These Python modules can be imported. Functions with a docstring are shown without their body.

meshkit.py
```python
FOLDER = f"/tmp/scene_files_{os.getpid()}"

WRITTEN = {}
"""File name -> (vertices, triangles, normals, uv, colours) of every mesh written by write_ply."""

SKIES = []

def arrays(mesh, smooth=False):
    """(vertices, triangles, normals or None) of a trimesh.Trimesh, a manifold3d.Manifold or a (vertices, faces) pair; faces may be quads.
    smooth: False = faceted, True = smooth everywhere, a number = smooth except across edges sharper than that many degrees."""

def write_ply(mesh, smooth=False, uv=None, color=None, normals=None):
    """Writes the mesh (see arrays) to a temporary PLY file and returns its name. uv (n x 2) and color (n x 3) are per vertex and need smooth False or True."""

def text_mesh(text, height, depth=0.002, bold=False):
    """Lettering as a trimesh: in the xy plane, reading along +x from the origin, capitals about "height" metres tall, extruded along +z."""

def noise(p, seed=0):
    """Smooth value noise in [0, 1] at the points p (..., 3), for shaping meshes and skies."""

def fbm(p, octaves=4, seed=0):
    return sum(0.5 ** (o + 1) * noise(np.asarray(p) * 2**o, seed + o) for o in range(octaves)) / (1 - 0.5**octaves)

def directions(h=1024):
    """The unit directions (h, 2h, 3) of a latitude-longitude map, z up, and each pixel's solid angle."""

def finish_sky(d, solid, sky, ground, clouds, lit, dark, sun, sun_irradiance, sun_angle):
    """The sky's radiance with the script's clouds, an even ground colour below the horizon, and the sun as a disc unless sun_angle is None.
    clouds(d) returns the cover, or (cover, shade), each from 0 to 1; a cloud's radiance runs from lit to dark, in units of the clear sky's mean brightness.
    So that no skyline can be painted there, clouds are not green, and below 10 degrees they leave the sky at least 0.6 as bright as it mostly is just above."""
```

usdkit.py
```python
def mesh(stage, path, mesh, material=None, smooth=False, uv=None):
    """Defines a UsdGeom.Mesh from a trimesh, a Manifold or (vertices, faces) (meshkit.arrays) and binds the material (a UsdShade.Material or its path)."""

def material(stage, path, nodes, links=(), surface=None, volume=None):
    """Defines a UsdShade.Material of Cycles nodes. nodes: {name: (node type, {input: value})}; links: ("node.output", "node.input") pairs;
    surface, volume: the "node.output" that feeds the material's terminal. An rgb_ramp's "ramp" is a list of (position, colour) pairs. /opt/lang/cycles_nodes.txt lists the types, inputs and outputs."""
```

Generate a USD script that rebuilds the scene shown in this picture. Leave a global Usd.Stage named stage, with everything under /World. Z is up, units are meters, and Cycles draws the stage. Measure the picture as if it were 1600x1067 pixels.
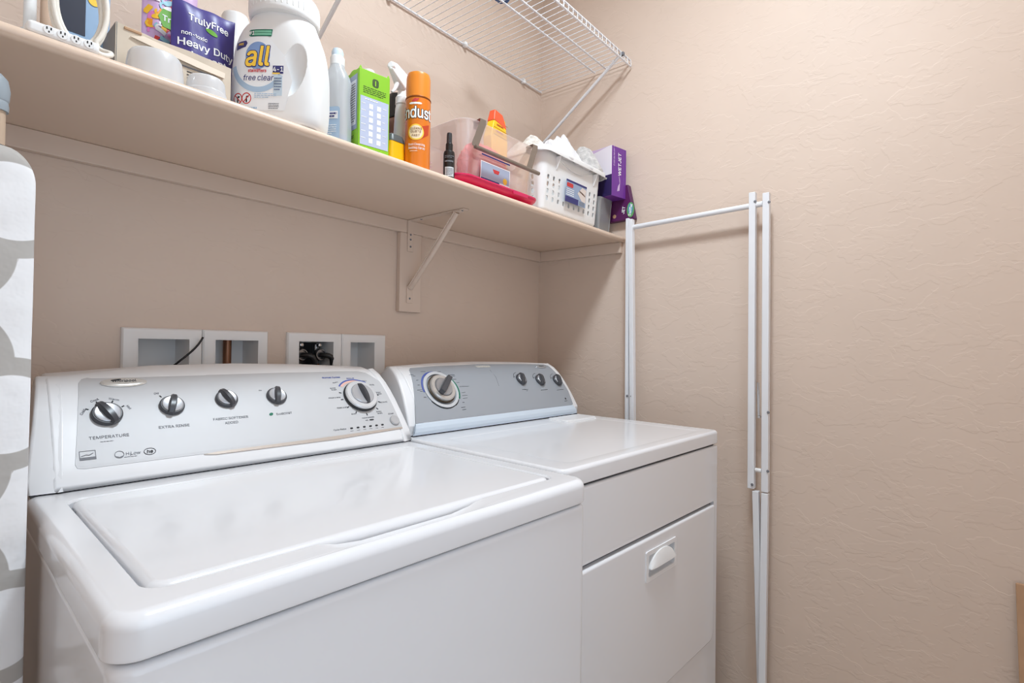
import math, random
import numpy as np
import trimesh, manifold3d, usdkit, meshkit
from manifold3d import Manifold
from shapely.geometry import Polygon, Point, box as sbox, LineString
from shapely import affinity
from shapely.ops import unary_union
from pxr import Usd, UsdGeom, Gf, Sdf, UsdShade, Vt

random.seed(7); RNG = np.random.default_rng(7)
stage = Usd.Stage.CreateInMemory()
UsdGeom.SetStageUpAxis(stage, UsdGeom.Tokens.z); UsdGeom.SetStageMetersPerUnit(stage, 1.0)
world = UsdGeom.Xform.Define(stage, '/World'); stage.SetDefaultPrim(world.GetPrim())
UsdGeom.Scope.Define(stage, '/World/Looks')

# ------------------------------------------------------------------ camera
cam = UsdGeom.Camera.Define(stage, '/World/camera')
CP = np.array([-1.7665, -1.3254, 1.1519]); YAW, PITCH, ROLL = np.radians([50.33, 0.80, 0.81])
_f = np.array([math.sin(YAW)*math.cos(PITCH), math.cos(YAW)*math.cos(PITCH), math.sin(PITCH)])
_r = np.array([math.cos(YAW), -math.sin(YAW), 0.0]); _u = np.cross(_r, _f)
_r, _u = math.cos(ROLL)*_r + math.sin(ROLL)*_u, -math.sin(ROLL)*_r + math.cos(ROLL)*_u
cam.AddTransformOp().Set(Gf.Matrix4d(*_r, 0, *_u, 0, *(-_f), 0, *CP, 1))
cam.CreateHorizontalApertureAttr(36.0); cam.CreateVerticalApertureAttr(36.0*1067/1600)
cam.CreateFocalLengthAttr(837.2/1600*36); cam.CreateVerticalApertureOffsetAttr(-3.84/1600*36)
cam.CreateClippingRangeAttr(Gf.Vec2f(0.02, 50)); cam.CreateExposureAttr(1.41)

# ------------------------------------------------------------------ light: unseen ceiling lamp (its own light is in its builder), soft dome light through an unseen opening
LAMP_POWER = 45.0
dome = UsdGeom.Xform.Define(stage, '/World/unseen_soft_light')
from pxr import UsdLux
dl = UsdLux.DomeLight.Define(stage, '/World/unseen_soft_light/dome'); dl.CreateColorAttr(Gf.Vec3f(.70, .85, 1.0)); dl.CreateIntensityAttr(.235)  # out-of-view soft light, tuned to brighten machine fronts and the right wall

# ------------------------------------------------------------------ materials
def lin(c):
    c = np.asarray(c, float)/255.0
    return tuple(np.where(c <= .04045, c/12.92, ((c+.055)/1.055)**2.4))
_M = {}
def mat(name, rgb, rough=.5, metal=0, spec=.5, coat=0, trans=0, ior=1.5, sss=0, noise=None, bump=None, sheen=0, alpha=1):
    """noise=(scale, amount) varies the tone, bump=(scale, distance)."""
    if name in _M: return _M[name]
    c = lin(rgb)
    p = dict(base_color=c, roughness=rough, metallic=metal, specular_ior_level=spec, coat_weight=coat, coat_roughness=.06, transmission_weight=trans, ior=ior, subsurface_weight=sss, sheen_weight=sheen, alpha=alpha)
    if sss: p['subsurface_scale'] = .01
    n, l = {'p': ('principled_bsdf', p)}, []
    if noise or bump: n['tc'] = ('texture_coordinate', {})
    if noise:
        n['nz'] = ('noise_texture', dict(scale=noise[0], detail=4.0)); l.append(('tc.object', 'nz.vector'))
        a, b = np.array(c)*(1-noise[1]), np.minimum(np.array(c)*(1+noise[1]), 1)
        n['rp'] = ('rgb_ramp', {'ramp': [(.3, tuple(a)), (.7, tuple(b))]}); l += [('nz.fac', 'rp.fac'), ('rp.color', 'p.base_color')]
    if bump:
        n['bz'] = ('noise_texture', dict(scale=bump[0], detail=3.0)); n['bp'] = ('bump', dict(distance=bump[1], strength=1.0))
        l += [('tc.object', 'bz.vector'), ('bz.fac', 'bp.height'), ('bp.normal', 'p.normal')]
    _M[name] = usdkit.material(stage, '/World/Looks/'+name, n, l, surface='p.BSDF'); return _M[name]

def wall_mat(name, rgb, dist=.00036, rough=.55):
    """Skip-trowel painted plaster: flattened patches with thin ragged edges, plus a fine roller stipple."""
    c = np.array(lin(rgb))
    n = {'g': ('geometry', {}), 'p': ('principled_bsdf', dict(roughness=rough, specular_ior_level=.35)),
         'm': ('mapping', dict(scale=(1.0, 1.0, 1.7))),
         'n1': ('noise_texture', dict(scale=8.0, detail=3.5, roughness=.55, distortion=.35)),
         'r1': ('rgb_ramp', {'ramp': [(.50, (0,)*3), (.522, (.8,)*3), (.60, (.72,)*3), (.615, (1,)*3)]}),
         'n3': ('noise_texture', dict(scale=21, detail=2.5, roughness=.55, distortion=.5)),
         'r3': ('rgb_ramp', {'ramp': [(.585, (0,)*3), (.612, (1,)*3)]}),
         'n2': ('noise_texture', dict(scale=160, detail=2.0)),
         's': ('math', dict(math_type='multiply_add', value2=.42)), 's2': ('math', dict(math_type='multiply_add', value2=.12)),
         'b': ('bump', dict(distance=dist, strength=1.0)),
         'nc': ('noise_texture', dict(scale=2.5, detail=2.0)),
         'rc': ('rgb_ramp', {'ramp': [(.3, tuple(c*.975)), (.7, tuple(np.minimum(c*1.02, 1)))]})}
    l = [('g.position', 'm.vector'), ('m.vector', 'n1.vector'), ('n1.fac', 'r1.fac'), ('m.vector', 'n3.vector'), ('n3.fac', 'r3.fac'), ('g.position', 'n2.vector'), ('n2.fac', 's2.value1'), ('r1.color', 's2.value3'), ('r3.color', 's.value1'), ('s2.value', 's.value3'), ('s.value', 'b.height'),
         ('b.normal', 'p.normal'), ('g.position', 'nc.vector'), ('nc.fac', 'rc.fac'), ('rc.color', 'p.base_color')]
    _M[name] = usdkit.material(stage, '/World/Looks/'+name, n, l, surface='p.BSDF'); return _M[name]

def clear_mat(name, rgb, tint=.75, rough=.25, milk=.35):
    """Thin moulded clear plastic: mostly passes light, a little milky, a gloss on top."""
    c = lin(rgb)
    n = {'t': ('transparent_bsdf', dict(color=tuple(np.array(c)**.35))), 'd': ('principled_bsdf', dict(base_color=c, roughness=rough)),
         'tr': ('translucent_bsdf', dict(color=c)), 'md': ('mix_closure', dict(fac=.5)), 'm': ('mix_closure', dict(fac=milk)),
         'g': ('glossy_bsdf', dict(color=(1, 1, 1), roughness=rough*.5)), 'lw': ('layer_weight', dict(blend=.35)), 'fr': ('math', dict(math_type='multiply_add', value2=.30, value3=.03)), 'mg': ('mix_closure', {})}
    l = [('d.BSDF', 'md.closure1'), ('tr.BSDF', 'md.closure2'), ('t.BSDF', 'm.closure1'), ('md.closure', 'm.closure2'), ('m.closure', 'mg.closure1'), ('g.BSDF', 'mg.closure2'), ('lw.facing', 'fr.value1'), ('fr.value', 'mg.fac')]
    _M[name] = usdkit.material(stage, '/World/Looks/'+name, n, l, surface='mg.closure'); return _M[name]

WALL = (219, 199, 184)
wall_paint = wall_mat('wall_paint', WALL)
trim_paint = mat('trim_paint', (219, 199, 184), .42, bump=(90, .0002))
nose_paint = mat('shelf_paint', (223, 199, 179), .3, bump=(60, .0003))
ceiling_paint = mat('ceiling_paint', (240, 235, 228), .7, bump=(60, .001))
floor_tile = mat('floor_tile', (170, 150, 130), .45, noise=(3, .1))
enamel = mat('white_enamel', (233, 233, 236), .22, coat=.35)
enamel_trim = mat('white_plastic', (236, 236, 238), .33)
cool_trim = mat('cool_white_plastic', (214, 226, 238), .3)
seam_dark = mat('dark_seam', (62, 62, 66), .6)
silver = mat('silver_fascia', (201, 201, 203), .5, metal=.12, spec=.35)
silver_grey = mat('grey_fascia', (168, 174, 182), .42, metal=.25)
knob_dark = mat('dark_knob', (70, 71, 76), .32)
knob_face = mat('knob_face', (196, 197, 202), .25, metal=.4)
chrome = mat('chrome', (205, 206, 208), .15, metal=1)
steel = mat('brushed_steel', (150, 142, 134), .38, metal=.85)
print_grey = mat('print_grey', (120, 122, 128), .6)
print_dark = mat('print_dark', (40, 41, 45), .6)
print_blue = mat('print_blue', (84, 98, 170), .6)
print_green = mat('print_green', (20, 110, 85), .6)
print_salmon = mat('print_salmon', (238, 190, 176), .6)
print_white = mat('print_white', (245, 245, 245), .6)
print_yellow = mat('print_yellow', (252, 206, 70), .6)
print_red = mat('print_red', (205, 62, 62), .6)
print_navy = mat('print_navy', (58, 58, 118), .6)
print_sky = mat('print_sky', (172, 196, 220), .6)
white_metal = mat('white_metal', (234, 235, 239), .3)
white_pvc = mat('white_pvc', (241, 239, 238), .4)
white_plastic = mat('white_hdpe', (238, 238, 238), .4)
black_plastic = mat('black_plastic', (28, 27, 28), .35)
card = mat('kraft_card', (205, 190, 172), .8, noise=(25, .06))
card_brown = mat('brown_card', (188, 150, 118), .8, noise=(20, .06))

# ------------------------------------------------------------------ prim helpers
def _free(parent, name):
    base = parent + '/' + name; p = base; k = 1
    while stage.GetPrimAtPath(p): p = f'{base}_{k:03d}'; k += 1
    return p
def path(o): return '/World' if o is None else str(o.GetPath())
def obj(name, mesh, m, parent=None, smooth=30, label=None):
    g = usdkit.mesh(stage, _free(path(parent), name), mesh, m, smooth=smooth).GetPrim()
    if label: g.SetCustomDataByKey('label', label)
    return g
def tag(o, label, cat, group=None, kind=None):
    o.SetCustomDataByKey('label', label); o.SetCustomDataByKey('category', cat)
    if group: o.SetCustomDataByKey('group', group)
    if kind: o.SetCustomDataByKey('kind', kind)
    return o
def thing(name, label, cat, loc=(0, 0, 0), rotz=0, group=None):
    x = UsdGeom.Xform.Define(stage, _free('/World', name)); x.AddTranslateOp().Set(Gf.Vec3d(*map(float, loc)))
    if rotz: x.AddRotateZOp().Set(float(rotz))
    return tag(x.GetPrim(), label, cat, group)
def struct(name, mesh, m, label=None, parent=None):
    o = obj(name, mesh, m, parent)
    if parent is None:
        o.SetCustomDataByKey('kind', 'structure')
        o.SetCustomDataByKey('label', label); o.SetCustomDataByKey('category', name.split('_')[0])
    return o

# ------------------------------------------------------------------ mesh helpers
def cat(*ms): return trimesh.util.concatenate([tm(m) for m in ms])
def tm(m):
    if isinstance(m, trimesh.Trimesh): return m
    a = m.to_mesh(); return trimesh.Trimesh(a.vert_properties[:, :3], a.tri_verts, process=False)
def man(m):
    m = tm(m); m = trimesh.Trimesh(m.vertices, m.faces, process=True)
    return Manifold(manifold3d.Mesh(np.asarray(m.vertices, np.float32), np.asarray(m.faces, np.uint32)))
def box(x0, x1, y0, y1, z0, z1):
    b = trimesh.creation.box((x1-x0, y1-y0, z1-z0)); b.apply_translation(((x0+x1)/2, (y0+y1)/2, (z0+z1)/2)); return b
def rbox(x0, x1, y0, y1, z0, z1, r=.004, seg=12):
    s = Manifold.sphere(r, seg)
    return tm(Manifold.batch_hull([s.translate((x, y, z)) for x in (x0+r, x1-r) for y in (y0+r, y1-r) for z in (z0+r, z1-r)]))
def hull_pts(pts, r=.004, seg=12):
    s = Manifold.sphere(r, seg); return tm(Manifold.batch_hull([s.translate(tuple(map(float, p))) for p in pts]))
def move(m, t=(0, 0, 0), rx=0, ry=0, rz=0):
    m = m.copy()
    for a, ax in ((rx, (1, 0, 0)), (ry, (0, 1, 0)), (rz, (0, 0, 1))):
        if a: m.apply_transform(trimesh.transformations.rotation_matrix(math.radians(a), ax))
    m.apply_translation(t); return m
def loft(rings, cap0=True, cap1=True):
    rings = [np.asarray(r, float) for r in rings]; n = len(rings[0]); v = np.vstack(rings); f = []
    for k in range(len(rings)-1):
        a, b = k*n, (k+1)*n
        for i in range(n):
            j = (i+1) % n; f += [(a+i, a+j, b+j), (a+i, b+j, b+i)]
    v = list(map(tuple, v))
    if cap0:
        v.append(tuple(rings[0].mean(0))); c = len(v)-1; f += [(c, (i+1) % n, i) for i in range(n)]
    if cap1:
        v.append(tuple(rings[-1].mean(0))); c = len(v)-1; a = (len(rings)-1)*n; f += [(c, a+i, a+(i+1) % n) for i in range(n)]
    return trimesh.Trimesh(np.array(v), np.array(f), process=False)
def rr(w, d, r, n=6):
    """rounded rectangle outline centred on the origin, counter-clockwise"""
    r = max(min(r, w/2-1e-5, d/2-1e-5), 1e-5); out = []
    for cx, cy, a0 in ((w/2-r, d/2-r, 0), (-w/2+r, d/2-r, 90), (-w/2+r, -d/2+r, 180), (w/2-r, -d/2+r, 270)):
        for k in range(n+1):
            a = math.radians(a0+90*k/n); out.append((cx+r*math.cos(a), cy+r*math.sin(a)))
    return np.array(out)
def rrloft(w, d, r, prof, c=(0, 0), n=6, cap0=True, cap1=True):
    """rounded-rectangle slab; prof = [(z, inset)]"""
    return loft([np.c_[rr(w-2*i, d-2*i, max(r-i, .0008), n)+np.array(c), np.full(4*(n+1), z)] for z, i in prof], cap0, cap1)
def fillet(z, r, s, k=4):
    """profile points of a rounded top (s=1) or bottom (s=-1) edge at height z"""
    p = [(z-s*r*(1-math.sin(a)), r*(1-math.cos(a))) for a in np.linspace(0, math.pi/2, k+1)]
    return p if s > 0 else p[::-1]
def sup(a, b, e, n=40):
    t = np.linspace(0, 2*math.pi, n, endpoint=False); c, s = np.cos(t), np.sin(t)
    return np.c_[a*np.sign(c)*np.abs(c)**(2/e), b*np.sign(s)*np.abs(s)**(2/e)]
def supl(secs, n=48, cap0=True, cap1=True):
    """loft of superellipses: (z, cx, cy, a, b, e)"""
    return loft([np.c_[sup(a, b, e, n)+np.array((cx, cy)), np.full(n, z)] for z, cx, cy, a, b, e in secs], cap0, cap1)
def lathe(prof, n=32, c=(0, 0), cap0=True, cap1=True):
    t = np.linspace(0, 2*math.pi, n, endpoint=False)
    return loft([np.c_[c[0]+r*np.cos(t), c[1]+r*np.sin(t), np.full(n, z)] for r, z in prof], cap0, cap1)
def tube(pts, r, n=10, closed=False):
    P = np.asarray(pts, float); T = np.gradient(P, axis=0); T /= np.linalg.norm(T, axis=1)[:, None]
    u = np.cross(T[0], (0, 0, 1.0)); u = u if np.linalg.norm(u) > .05 else np.cross(T[0], (1.0, 0, 0)); u /= np.linalg.norm(u)
    rings = []; rad = np.broadcast_to(r, len(P)); a = np.linspace(0, 2*math.pi, n, endpoint=False)
    for p, t, q in zip(P, T, rad):
        u = u-t*(u@t); u /= np.linalg.norm(u); w = np.cross(t, u)
        rings.append(p+q*(np.cos(a)[:, None]*u+np.sin(a)[:, None]*w))
    return loft(rings)
def rod(a, b, r, n=10): return tube([a, np.add(a, b)/2, b], r, n)
def spline(pts, n=60):
    from scipy.interpolate import CubicSpline
    P = np.asarray(pts, float); d = np.r_[0, np.cumsum(np.linalg.norm(np.diff(P, axis=0), axis=1))]
    return CubicSpline(d, P)(np.linspace(0, d[-1], n))
def beam(a, b, w, h, up=(0, 0, 1), r=.0012):
    """rectangular bar from a to b, w across and h along up, with eased edges"""
    a, b = np.array(a, float), np.array(b, float); t = b-a; L = np.linalg.norm(t); t /= L
    x = np.cross(t, up); x /= np.linalg.norm(x); y = np.cross(x, t)
    m = loft([np.c_[rr(w-2*i, h-2*i, r*2, 2), np.full(12, z)] for z, i in ((0, r), (r, 0), (L-r, 0), (L, r))])
    m.vertices = a + m.vertices[:, :1]*x + m.vertices[:, 1:2]*y + m.vertices[:, 2:]*t; fixn(m); return m
def fixn(m):
    if m.volume < 0: m.invert()
    return m
def prism(poly, depth):
    gs = [g for g in getattr(poly, 'geoms', [poly]) if g.area > 1e-10]
    return cat(*[trimesh.creation.extrude_polygon(g, depth, engine='earcut') for g in gs])
def flat(poly, depth=.0005, edge=None):
    m = prism(poly, depth)
    if edge:
        v, f = trimesh.remesh.subdivide_to_size(m.vertices, m.faces, edge, max_iter=12); m = trimesh.Trimesh(v, f, process=False)
    return m
def text(s, h, bold=False, xs=1.0, shear=0, center=True, depth=.0006):
    m = meshkit.text_mesh(s, h, depth, bold); v = m.vertices.copy()
    v[:, 0] = v[:, 0]*xs + shear*v[:, 1]
    if center: v[:, 0] -= (v[:, 0].min()+v[:, 0].max())/2; v[:, 1] -= h/2
    m.vertices = v; return m
def outline(s, h, grow, **k):
    m = text(s, h, **k); v, f = m.vertices, m.faces; zc = v[:, 2][f].max(1); lo = f[zc < 1e-6]
    return flat(unary_union([Polygon(v[t][:, :2]).buffer(1e-6) for t in lo]).buffer(grow).simplify(.0001), k.get('depth', .0004))
def at(m, u=0, v=0, w=0, rot=0, s=1):
    m = m.copy()
    if s != 1: m.apply_scale((s, s, 1))
    if rot: m.apply_transform(trimesh.transformations.rotation_matrix(math.radians(rot), (0, 0, 1)))
    m.apply_translation((u, v, w)); return m
def put(m, fn):
    m = m.copy(); v = m.vertices; m.vertices = fn(v[:, 0], v[:, 1], v[:, 2]); return m
def plane(o, X, Y):
    o, X, Y = (np.array(q, float) for q in (o, X, Y)); X /= np.linalg.norm(X); Y /= np.linalg.norm(Y); N = np.cross(X, Y)
    return lambda u, v, w: o + np.outer(u, X) + np.outer(v, Y) + np.outer(w, N)
def wrap(R, a0, z0, c=(0, 0), sx=1.0):
    """onto a standing cylinder; u runs to the right seen from outside at azimuth a0 (radians, of the outward normal)"""
    return lambda u, v, w: np.c_[c[0]+(R+w)*np.cos(a0+u/R)*sx, c[1]+(R+w)*np.sin(a0+u/R), z0+v]
def dashes(w, h, rows, seed=0, fill=.55, edge=None, depth=.0004):
    """rows of small print too small to read: broken bars, centred"""
    r = random.Random(seed); ps = []; pitch = h/rows
    for k in range(rows):
        y = h/2-(k+.5)*pitch; x = -w/2; end = w/2*(1 if k < rows-1 else r.uniform(.2, .9))
        while x < end-.002*w:
            L = r.uniform(.06, .2)*w; L = min(L, end-x); ps.append(sbox(x, y-pitch*fill/2*.6, x+L, y+pitch*fill/2*.6)); x += L+.03*w
    return flat(unary_union(ps), depth, edge)
def ring_poly(r0, r1, a0=0, a1=360, n=48):
    t = np.radians(np.linspace(a0, a1, n))
    return Polygon(np.r_[np.c_[r1*np.cos(t), r1*np.sin(t)], np.c_[r0*np.cos(t[::-1]), r0*np.sin(t[::-1])]]).buffer(0)
def disc(r, n=32): return Polygon(np.c_[r*np.cos(np.linspace(0, 2*np.pi, n, endpoint=False)), r*np.sin(np.linspace(0, 2*np.pi, n, endpoint=False))])
def ell(a, b, n=40): return affinity.scale(disc(1, n), a, b)
def rrp(w, h, r): return Polygon(rr(w, h, r, 4))

# ------------------------------------------------------------------ the room
H, XL, YF = 2.74, -2.15, -1.85
struct('floor', box(XL-.1, .1, YF-1.2, .1, -.08, 0), floor_tile, 'beige tiled laundry room floor')
struct('ceiling', box(XL-.1, .1, YF-.1, .1, H, H+.08), ceiling_paint, 'white painted laundry room ceiling')
def niche_wall():
    w = man(box(XL-.1, .1, 0, .1, 0, H))
    for x0, x1 in ((-1.403, -1.306), (-1.251, -1.153), (-1.047, -.947), (-.893, -.812)):
        w = w - man(box(x0-.004, x1+.004, -.01, .085, .985, 1.163))
    return tm(w)
struct('wall_back', niche_wall(), wall_paint, 'beige skip-trowel back wall behind washer and dryer')
struct('wall_right', box(0, .1, YF-.1, 0, 0, H), wall_paint, 'beige skip-trowel wall on the right behind the folded rack')
struct('wall_left', box(XL-.1, XL, YF-.1, 0, 0, H), wall_paint, 'beige wall on the left beside the ironing board')
fw = man(box(XL, 0, YF-.1, YF, 0, H)) - man(box(-2.08, -1.18, YF-.2, YF+.1, -.01, 2.05))  # unseen opening behind the camera, placed to let the dome light in
struct('wall_front', tm(fw), wall_paint, 'beige wall behind the camera, out of view, with an opening letting soft light in')

def unseen_ceiling_lamp():  # out of view; place and strength set to light walls and machine tops
    t = thing('unseen_ceiling_lamp', 'unseen ceiling lamp, out of view, lighting the room from above', 'ceiling light', (-.98, -.98, H))
    obj('lamp_base', lathe([(.165, 0), (.17, -.004), (.17, -.022), (.16, -.028)][::-1], 48), white_plastic, t)
    m = usdkit.material(stage, '/World/Looks/lamp_glow', {'e': ('emission', dict(color=(.81, .92, 1.0), strength=LAMP_POWER))}, surface='e.emission')
    obj('lamp_diffuser', lathe([(.001, -.042), (.06, -.0415), (.115, -.039), (.140, -.035), (.15, -.028)], 48), m, t, smooth=True)
unseen_ceiling_lamp()

# ------------------------------------------------------------------ lower shelf, its cleats, its bracket
SZ0, SZ, SY = 1.539, 1.558, -.394
def wall_shelf():
    t = thing('wall_shelf', 'long painted shelf with rounded front edge across the back wall', 'shelf')
    prof = [(0, SZ0), (0, SZ)] + [(SY+.0095-.0095*math.sin(a), (SZ0+SZ)/2+.0095*math.cos(a)) for a in np.linspace(0, math.pi, 13)]
    m = loft([np.c_[np.full(len(prof), x), np.array(prof)] for x in (XL, 0)]); fixn(m)
    obj('shelf_board', m, nose_paint, t)
    obj('cleat', rbox(XL, -.0002, -.018, 0, 1.499, SZ0, .002, 8), trim_paint, t)
    obj('cleat', rbox(-.018, 0, SY+.012, -.0182, 1.499, SZ0, .002, 8), trim_paint, t)
    b = thing('shelf_bracket', 'beige painted steel bracket on a backing board under the long shelf', 'shelf bracket', (-.6875, 0, 1.254))
    obj('backing_board', rbox(-.0425, .0425, -.018, 0, 0, .2448, .0025, 8), trim_paint, b)
    z = SZ0-1.254; x = -.006
    arm = cat(rbox(x-.011, x+.011, -.0215, -.018, z-.098, z-.0002, .0012, 8), rbox(x-.011, x+.011, -.262, -.018, z-.0032, z-.0002, .0012, 8))
    obj('bracket_arm', arm, trim_paint, b)
    a, e = np.array((x, -.0215, .075)), np.array((x, -.222, z-.004))
    th = np.linspace(0, math.pi, 9)
    br = beam(a, e, .021, .004, (0, -1, 1))
    rib = tube([a+(0, -.002, -.001), (a+e)/2+(0, -.003, -.003), e+(0, -.001, -.001)], .0082, 14)
    obj('brace', cat(br, rib, rbox(x-.011, x+.011, -.0215, -.018, .028, .082, .0012, 8), rbox(x-.009, x+.009, -.245, -.215, z-.006, z-.003, .001, 8)), trim_paint, b)
    for yy, zz in ((-.0215, z-.045), (-.0215, z-.06), (-.0215, z-.082), (-.0215, .042)):
        obj('screw', move(lathe([(.0034, 0), (.003, .0012), (.001, .0016)], 12), (x, yy, zz), rx=90), print_grey, b)
    for yy in (-.232, -.245, -.07):
        obj('screw', move(lathe([(.001, 0), (.003, .0004), (.0034, .0018)], 12), (x, yy, z-.005)), print_grey, b)
wall_shelf()

# ------------------------------------------------------------------ wire shelf above
def wire_shelf():
    t = thing('wire_shelf', 'white coated wire shelf mounted high above the long shelf', 'wire shelf', (0, 0, 2.19))
    x0, x1 = XL+.01, -.012; zd = .014
    for y, z, r in ((-.008, zd-.006, .0034), (-.262, zd-.005, .0032), (-.311, zd-.005, .0032), (-.409, zd-.004, .0034), (-.412, -.014, .0034)):
        obj('rail', rod((x0, y, z), (x1, y, z), r), white_metal, t)
    n = int((x1-x0-.004)/.0254)
    for k in range(n+1):
        x = x1-.003-k*.0254
        obj('deck_wire', tube([(x, -.004, zd), (x, -.2, zd-.001), (x, -.395, zd), (x, -.408, zd-.002), (x, -.4145, zd-.008), (x, -.4155, -.014)], .00135, 6), white_metal, t, smooth=True)
    for x in (-.131, -.457, -.781, -1.10, -1.43, -1.75, -2.07):
        obj('wall_clip', cat(rbox(x-.006, x+.006, -.016, 0, .0005, .017, .002, 8), move(lathe([(.0062, 0), (.0062, .006), (.003, .009)], 16), (x, -.012, .003), rx=90)), white_plastic, t)
    for xt, xb in ((-.075, -.02), (-1.033, -1.033)):
        xs = xt if xb == -.02 else xb
        a, b = np.array((xs, -.408, .006)), np.array((xs, -.012, -.274))
        obj('support_brace', cat(tube([a+(0, -.006, .004), a, (a+b)/2, b, b+(0, .008, -.012)], [.003, .0055, .0055, .0055, .004], 12), rbox(xs-.006, xs+.006, -.012, 0, b[2]-.035, b[2]+.006, .002, 8)), white_metal, t)
        obj('brace_hook', rbox(xs-.006, xs+.006, -.419, -.404, -.002, .010, .002, 8), print_grey if xb == -.02 else white_metal, t)
wire_shelf()
def blue_cloth():
    g = []; r = np.random.default_rng(3)
    m = trimesh.creation.icosphere(4, 1.0); v = m.vertices
    v = v*np.array((.022, .026, .011))*(1+.25*(meshkit.fbm(v*2.3+5, 4)-.5)[:, None]*2); v[:, 2] = np.maximum(v[:, 2], -.009); m.vertices = v+(-.546, -.258, 2.2160)
    tag(obj('folded_cloth', m, mat('blue_cloth', (92, 116, 160), .9, bump=(300, .001)), smooth=True), 'small blue bundle lying on the white wire shelf', 'cloth')
blue_cloth()

# ------------------------------------------------------------------ outlet boxes in the back wall
def outlet_box(x0, x1, o1, o2, label, inside):
    t = thing('outlet_box', label, 'outlet box', ((x0+x1)/2, 0, .965)); cx = (x0+x1)/2; W, top = x1-x0, .2155
    xm = (o1[1]+o2[0])/2 - cx
    for a, b, o in ((x0-cx, xm-.0006, o1), (xm+.0006, x1-cx, o2)):
        outer = (a, 0, b, top); inn = (o[0]-cx, .022, o[1]-cx, .1925)
        fr = loft([np.array([(p[0]+i, p[1]+i, z), (p[2]-i, p[1]+i, z), (p[2]-i, p[3]-i, z), (p[0]+i, p[3]-i, z)]) for p, i, z in ((outer, 0, 0), (outer, 0, .006), (outer, .003, .010), (inn, -.008, .0125), (inn, 0, .010), (inn, 0, -.075))], False, False)
        back = box(o[0]-cx, o[1]-cx, .022, .1925, -.079, -.075)
        f = cat(fr, back); f.vertices = np.c_[f.vertices[:, 0], -f.vertices[:, 2], f.vertices[:, 1]]; fixn(f)
        obj('frame', f, white_pvc, t)
    return t, cx
t1, c1 = outlet_box(-1.432, -1.128, (-1.403, -1.306), (-1.251, -1.153), 'white double wall box with copper pipe and cable, left behind washer', 0)
obj('drain_pipe', rod((-1.203-c1, .045, .022), (-1.203-c1, .045, .1925), .0095, 20), mat('copper', (140, 98, 74), .35, metal=.6), t1, label='brown copper pipe')
cb = spline([(-1.283, -.022, 1.163), (-1.299, -.022, 1.138), (-1.32, -.02, 1.117), (-1.345, -.006, 1.09), (-1.36, .03, 1.05), (-1.355, .055, 1.0)], 30)
obj('cable', tube(cb-np.array((c1, 0, .965)), .0022, 8), black_plastic, t1, smooth=True, label='thin black cable')
t2, c2 = outlet_box(-1.078, -.772, (-1.047, -.947), (-.893, -.812), 'white double wall box with water valves, right behind washer', 0)
valve_metal = mat('valve_metal', (150, 152, 155), .25, metal=.9); valve_dark = mat('valve_dark', (34, 34, 36), .35)
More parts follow.
